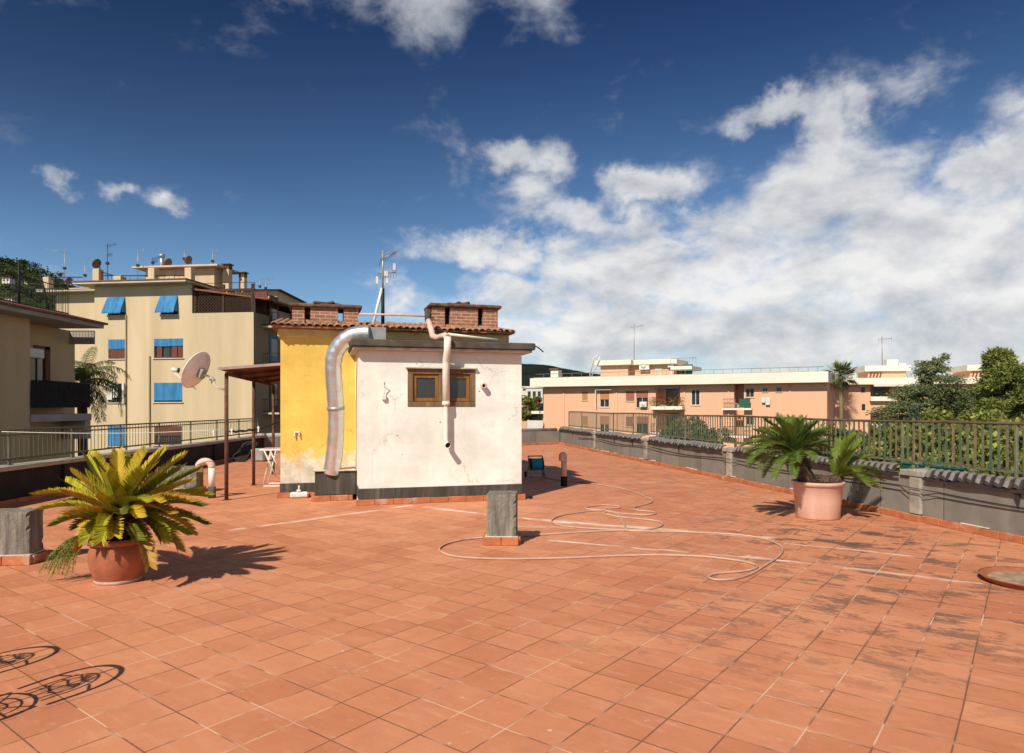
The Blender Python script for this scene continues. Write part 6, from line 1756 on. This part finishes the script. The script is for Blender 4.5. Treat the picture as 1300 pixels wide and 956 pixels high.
# green trees near the far left corner of the salmon block
for px,d,py0,rx,lab in ((673,95,503,1.3,'bright green tree left of the salmon block, beside the person in red'),):
    zt_ = P(px,py0,d).z; b_ = P(px,516,d); t = empty('garden_tree', (b_.x,b_.y,-11), 0, lab, 'tree', 'garden trees')
    h = zt_+11; k = MB(); k.tube([(0,0,0),(0,0,h*.8)],[.25,.1],7); k.build('trunk', M['bark'], t)
    cs = [((random.gauss(0,rx*.45),random.gauss(0,rx*.45),h-random.uniform(.3,3.2)),random.uniform(.4,.7)) for _ in range(26)]
    clump_tree_mesh(cs, 110, (1,1,.8), .32, .22, M['vine'], 'crown', t)
# creeper tufts on the coping under the railing
def creeper(pxs, lab, mat='vine'):
    C = []
    for px, py, d in pxs:
        c = np.array(P(px,py,d)); C.append(c+rng.normal(size=(60,3))*np.array([.10,.10,.05]))
    V_,F_ = leaf_arr(np.vstack(C),.07,.055); return tag(ffbuild('creeper', V_, F_, M[mat]), lab, 'creeper', kind='stuff')
creeper([(x,y,d) for x,y,d in ((1168,597,11.0),(1176,598,10.9),(1184,599,10.8),(1218,602,10.4),(1226,603,10.3),(1236,608,10.1),(1250,607,9.9),(1262,605,9.8),(1272,609,9.7),(1290,606,9.6))], 'bright creeper spilling over the coping under the right railing')
# teal trough behind the coping
ta, tang, _ = frame_of(FR, R0)
tq = empty('trough', FR+RDIR*20.8+Vector((.983*.43,.184*.43,.0)), tang, 'short dull teal trough on the ledge behind the corrugated coping', 'trough')
k = MB(); k.box(0,1.15,-.05,.05,.622,.80,bev=.01); k.build('body', M['teal_dull'], tq)
k = MB(); k.box(-.02,1.17,-.06,.06,.802,.82,bev=.005); k.build('rim', M['teal_dull'], tq)
# two cables along the right wall
for zz, lab, ph_ in ((.50,'upper dark cable strung along the face of the right parapet',0.),(.44,'lower dark cable strung along the face of the right parapet',1.)):
    pts = []; s_ = 3.
    while s_ < LR:
        near = min(abs(s_-q) for q in PIL); sag = .035*math.sin(min(1,near/2.6)*PI/2)
        off = -.075 if near < .22 else -.012
        p = FR+RDIR*s_; n_ = Vector((.983,.184,0)).normalized(); pts.append(p+n_*off+Vector((0,0,zz-sag+.02*math.sin(s_*1.3+ph_)))); s_ += .25
    k = MB(); k.tube(pts,.0055,5); tag(k.build('cable', M['iron']), lab, 'cable', 'cables on the right wall')

# ================================================================= SKY
w = bpy.data.worlds.new('World'); SC.world = w; w.use_nodes = True
t = NT(w.node_tree); bg = t.n['Background']
sky = t.node('ShaderNodeTexSky', sky_type='NISHITA'); sky.sun_disc = False
sky.sun_elevation = SUN_EL; sky.sun_rotation = SUN_AZ+PI; sky.altitude = 50; sky.air_density = 1.0; sky.dust_density = .6; sky.ozone_density = 2.2
dirv = t.node('ShaderNodeTexCoord').outputs['Generated']
dirn = t.vec('NORMALIZE', dirv)
x, y, z = t.sep(dirn)
az = t.math('ARCTAN2', x, y); el = t.math('ARCSINE', z)
# deep polarised blue high up
k_ = t.smooth(el, .06, .60)
dl_ = t.smooth(az, -.75, .25)
skc = t.mix(k_, t.mix(1., sky.outputs[0], (.60,.76,.88), 'MULTIPLY'), t.mix(1., sky.outputs[0], (.100,.185,.325), 'MULTIPLY'))
skc = t.mix(1., skc, t.mix(t.math('MAXIMUM', dl_, t.smooth(el, .42, .12)), (.70,.72,.75), (1.,1.,1.)), 'MULTIPLY')
wn = t.vec('SUBTRACT', t.noise(dirn, 5.0, 6, .6, color=True), (.5,.5,.5))
wn2 = t.vec('SUBTRACT', t.noise(dirn, 17.0, 5, .6, color=True), (.5,.5,.5))
uv0 = t.comb(az, el)
uv = t.vec('ADD', uv0, t.vec('ADD', t.vec('SCALE', wn, scale=.16), t.vec('SCALE', wn2, scale=.05)))
BL = [(552,14,62,50,.62),(505,45,34,30,.40),(690,10,70,38,.45),(430,14,70,38,.34),
 (76,232,20,17,.75),(128,248,24,13,.55),(192,262,28,13,.85),
 (660,208,46,22,1.0),(705,212,26,30,.8),(680,255,36,35,.72),(725,282,70,22,.8),(812,240,52,24,1.0),(590,225,20,14,.35),
 (600,330,62,24,1.05),(650,325,40,22,1.0),(690,375,90,34,1.0),(720,330,40,30,.7),(488,378,30,22,.6),(660,400,55,40,.8),
 (820,330,110,52,1.05),(930,320,100,55,1.0),(900,275,60,22,.7),(1010,270,70,60,1.0),(1040,190,32,60,1.0),(985,146,70,20,.98),(1075,140,22,26,.7),(1095,245,85,62,1.05),(1130,340,130,80,1.1),(1250,330,120,90,1.15),(1262,235,75,48,1.15),(1310,200,50,50,1.0),(1130,120,30,26,.42),(1180,140,40,50,.30),(1020,360,140,70,1.1),
 (800,410,190,62,1.05),(1000,430,260,66,1.1),(1200,430,190,66,1.1),(700,440,80,30,.7),(1400,350,150,170,1.0)]
dens = None
for px,py,rx,ry,a in BL:
    A = math.atan((px-CX)/F); ca = math.cos(A); E = math.atan((HY-py)/F*ca)
    ra = rx/F*ca*ca*1.05; re = ry/F*ca*1.05
    q = t.vec('MULTIPLY', t.vec('SUBTRACT', uv, (A,E,0)), (1/ra,1/re,0))
    g = t.math('MULTIPLY', t.math('POWER', 2.71828, t.math('MULTIPLY', t.vec('DOT_PRODUCT', q, q), -.9)), a)
    dens = g if dens is None else t.math('MAXIMUM', dens, g)
# clouds elsewhere in the sky dome (out of the photograph): scattered cumulus
out = t.smooth(t.math('ABSOLUTE', az), .80, 1.1)
dens = t.math('ADD', dens, t.math('MULTIPLY', t.math('MULTIPLY', out, t.smooth(t.noise(dirn, 3.0, 3), .48, .62)), .8))
fl_ = t.vec('MULTIPLY', dirn, (1,1,1.7))
def puff(v): 
    a = t.noise(v, 8.5, 8, .58, .25); b2 = t.noise(v, 30., 5, .6)
    return t.math('ADD', t.math('MULTIPLY', a, .84), t.math('MULTIPLY', b2, .16))
n0 = puff(fl_); n1 = puff(t.vec('ADD', fl_, (-.018,-.004,.034)))
cov = t.math('ADD', t.math('MULTIPLY', dens, 1.0), t.math('MULTIPLY', t.math('SUBTRACT', n0, .5), 1.9))
alpha = t.smooth(cov, .14, .93)
big = t.noise(t.vec('ADD', fl_, (-.03,0,.05)), 4.5, 5, .55); big0 = t.noise(fl_, 4.5, 5, .55)
lit = t.math('ADD', t.math('MULTIPLY', t.math('SUBTRACT', n0, n1), 3.2), t.math('MULTIPLY', t.math('SUBTRACT', big0, big), 2.6))
lit = t.math('ADD', lit, t.smooth(t.math('SUBTRACT', cov, .0), 1.35, .45, -.10, .42))
lit = t.math('ADD', lit, t.smooth(el, .02, .22, -.10, .22))
lit = t.math('MAXIMUM', t.math('MINIMUM', t.math('ADD', lit, .28), 1.), 0.)
cl = t.mix(lit, (4.3,4.45,4.7), (7.6,7.4,7.15))
hazec = t.mix(t.smooth(el,.10,.55), (1.,1.,1.), (.62,.66,.73))
cl = t.mix(1., cl, hazec, 'MULTIPLY')
fin = t.mix(t.math('MULTIPLY', alpha, .93), skc, cl)
t.link(fin, bg.inputs[0]); bg.inputs[1].default_value = .125

# ================================================================= SUN, CAMERA, RENDER
sd = bpy.data.lights.new('Sun', 'SUN'); sd.energy = 5.0; sd.angle = R(.53); sd.color = (1.,.925,.80)
so = bpy.data.objects.new('Sun', sd); COL.objects.link(so)
ldir = Vector((math.sin(SUN_AZ)*math.cos(SUN_EL), math.cos(SUN_AZ)*math.cos(SUN_EL), -math.sin(SUN_EL)))
so.rotation_euler = ldir.to_track_quat('-Z','Y').to_euler(); so.location = (-20,-30,40)
cd = bpy.data.cameras.new('Camera'); co_ = bpy.data.objects.new('Camera', cd); COL.objects.link(co_)
co_.location = (0,0,CAMZ); co_.rotation_euler = (R(90),0,0)
cd.sensor_width = 36; cd.lens = 36*F/1300; cd.shift_y = 38/1300; cd.clip_end = 8000; cd.clip_start = .05
SC.camera = co_
SC.render.engine = 'CYCLES'; SC.view_settings.view_transform = 'Standard'; SC.view_settings.look = 'None'; SC.view_settings.exposure = 0
SC.cycles.max_bounces = 5; SC.cycles.diffuse_bounces = 2; SC.cycles.transparent_max_bounces = 6; SC.cycles.use_denoising = True
w.cycles.sampling_method = 'NONE'
SC.render.resolution_x = 1024; SC.render.resolution_y = 753
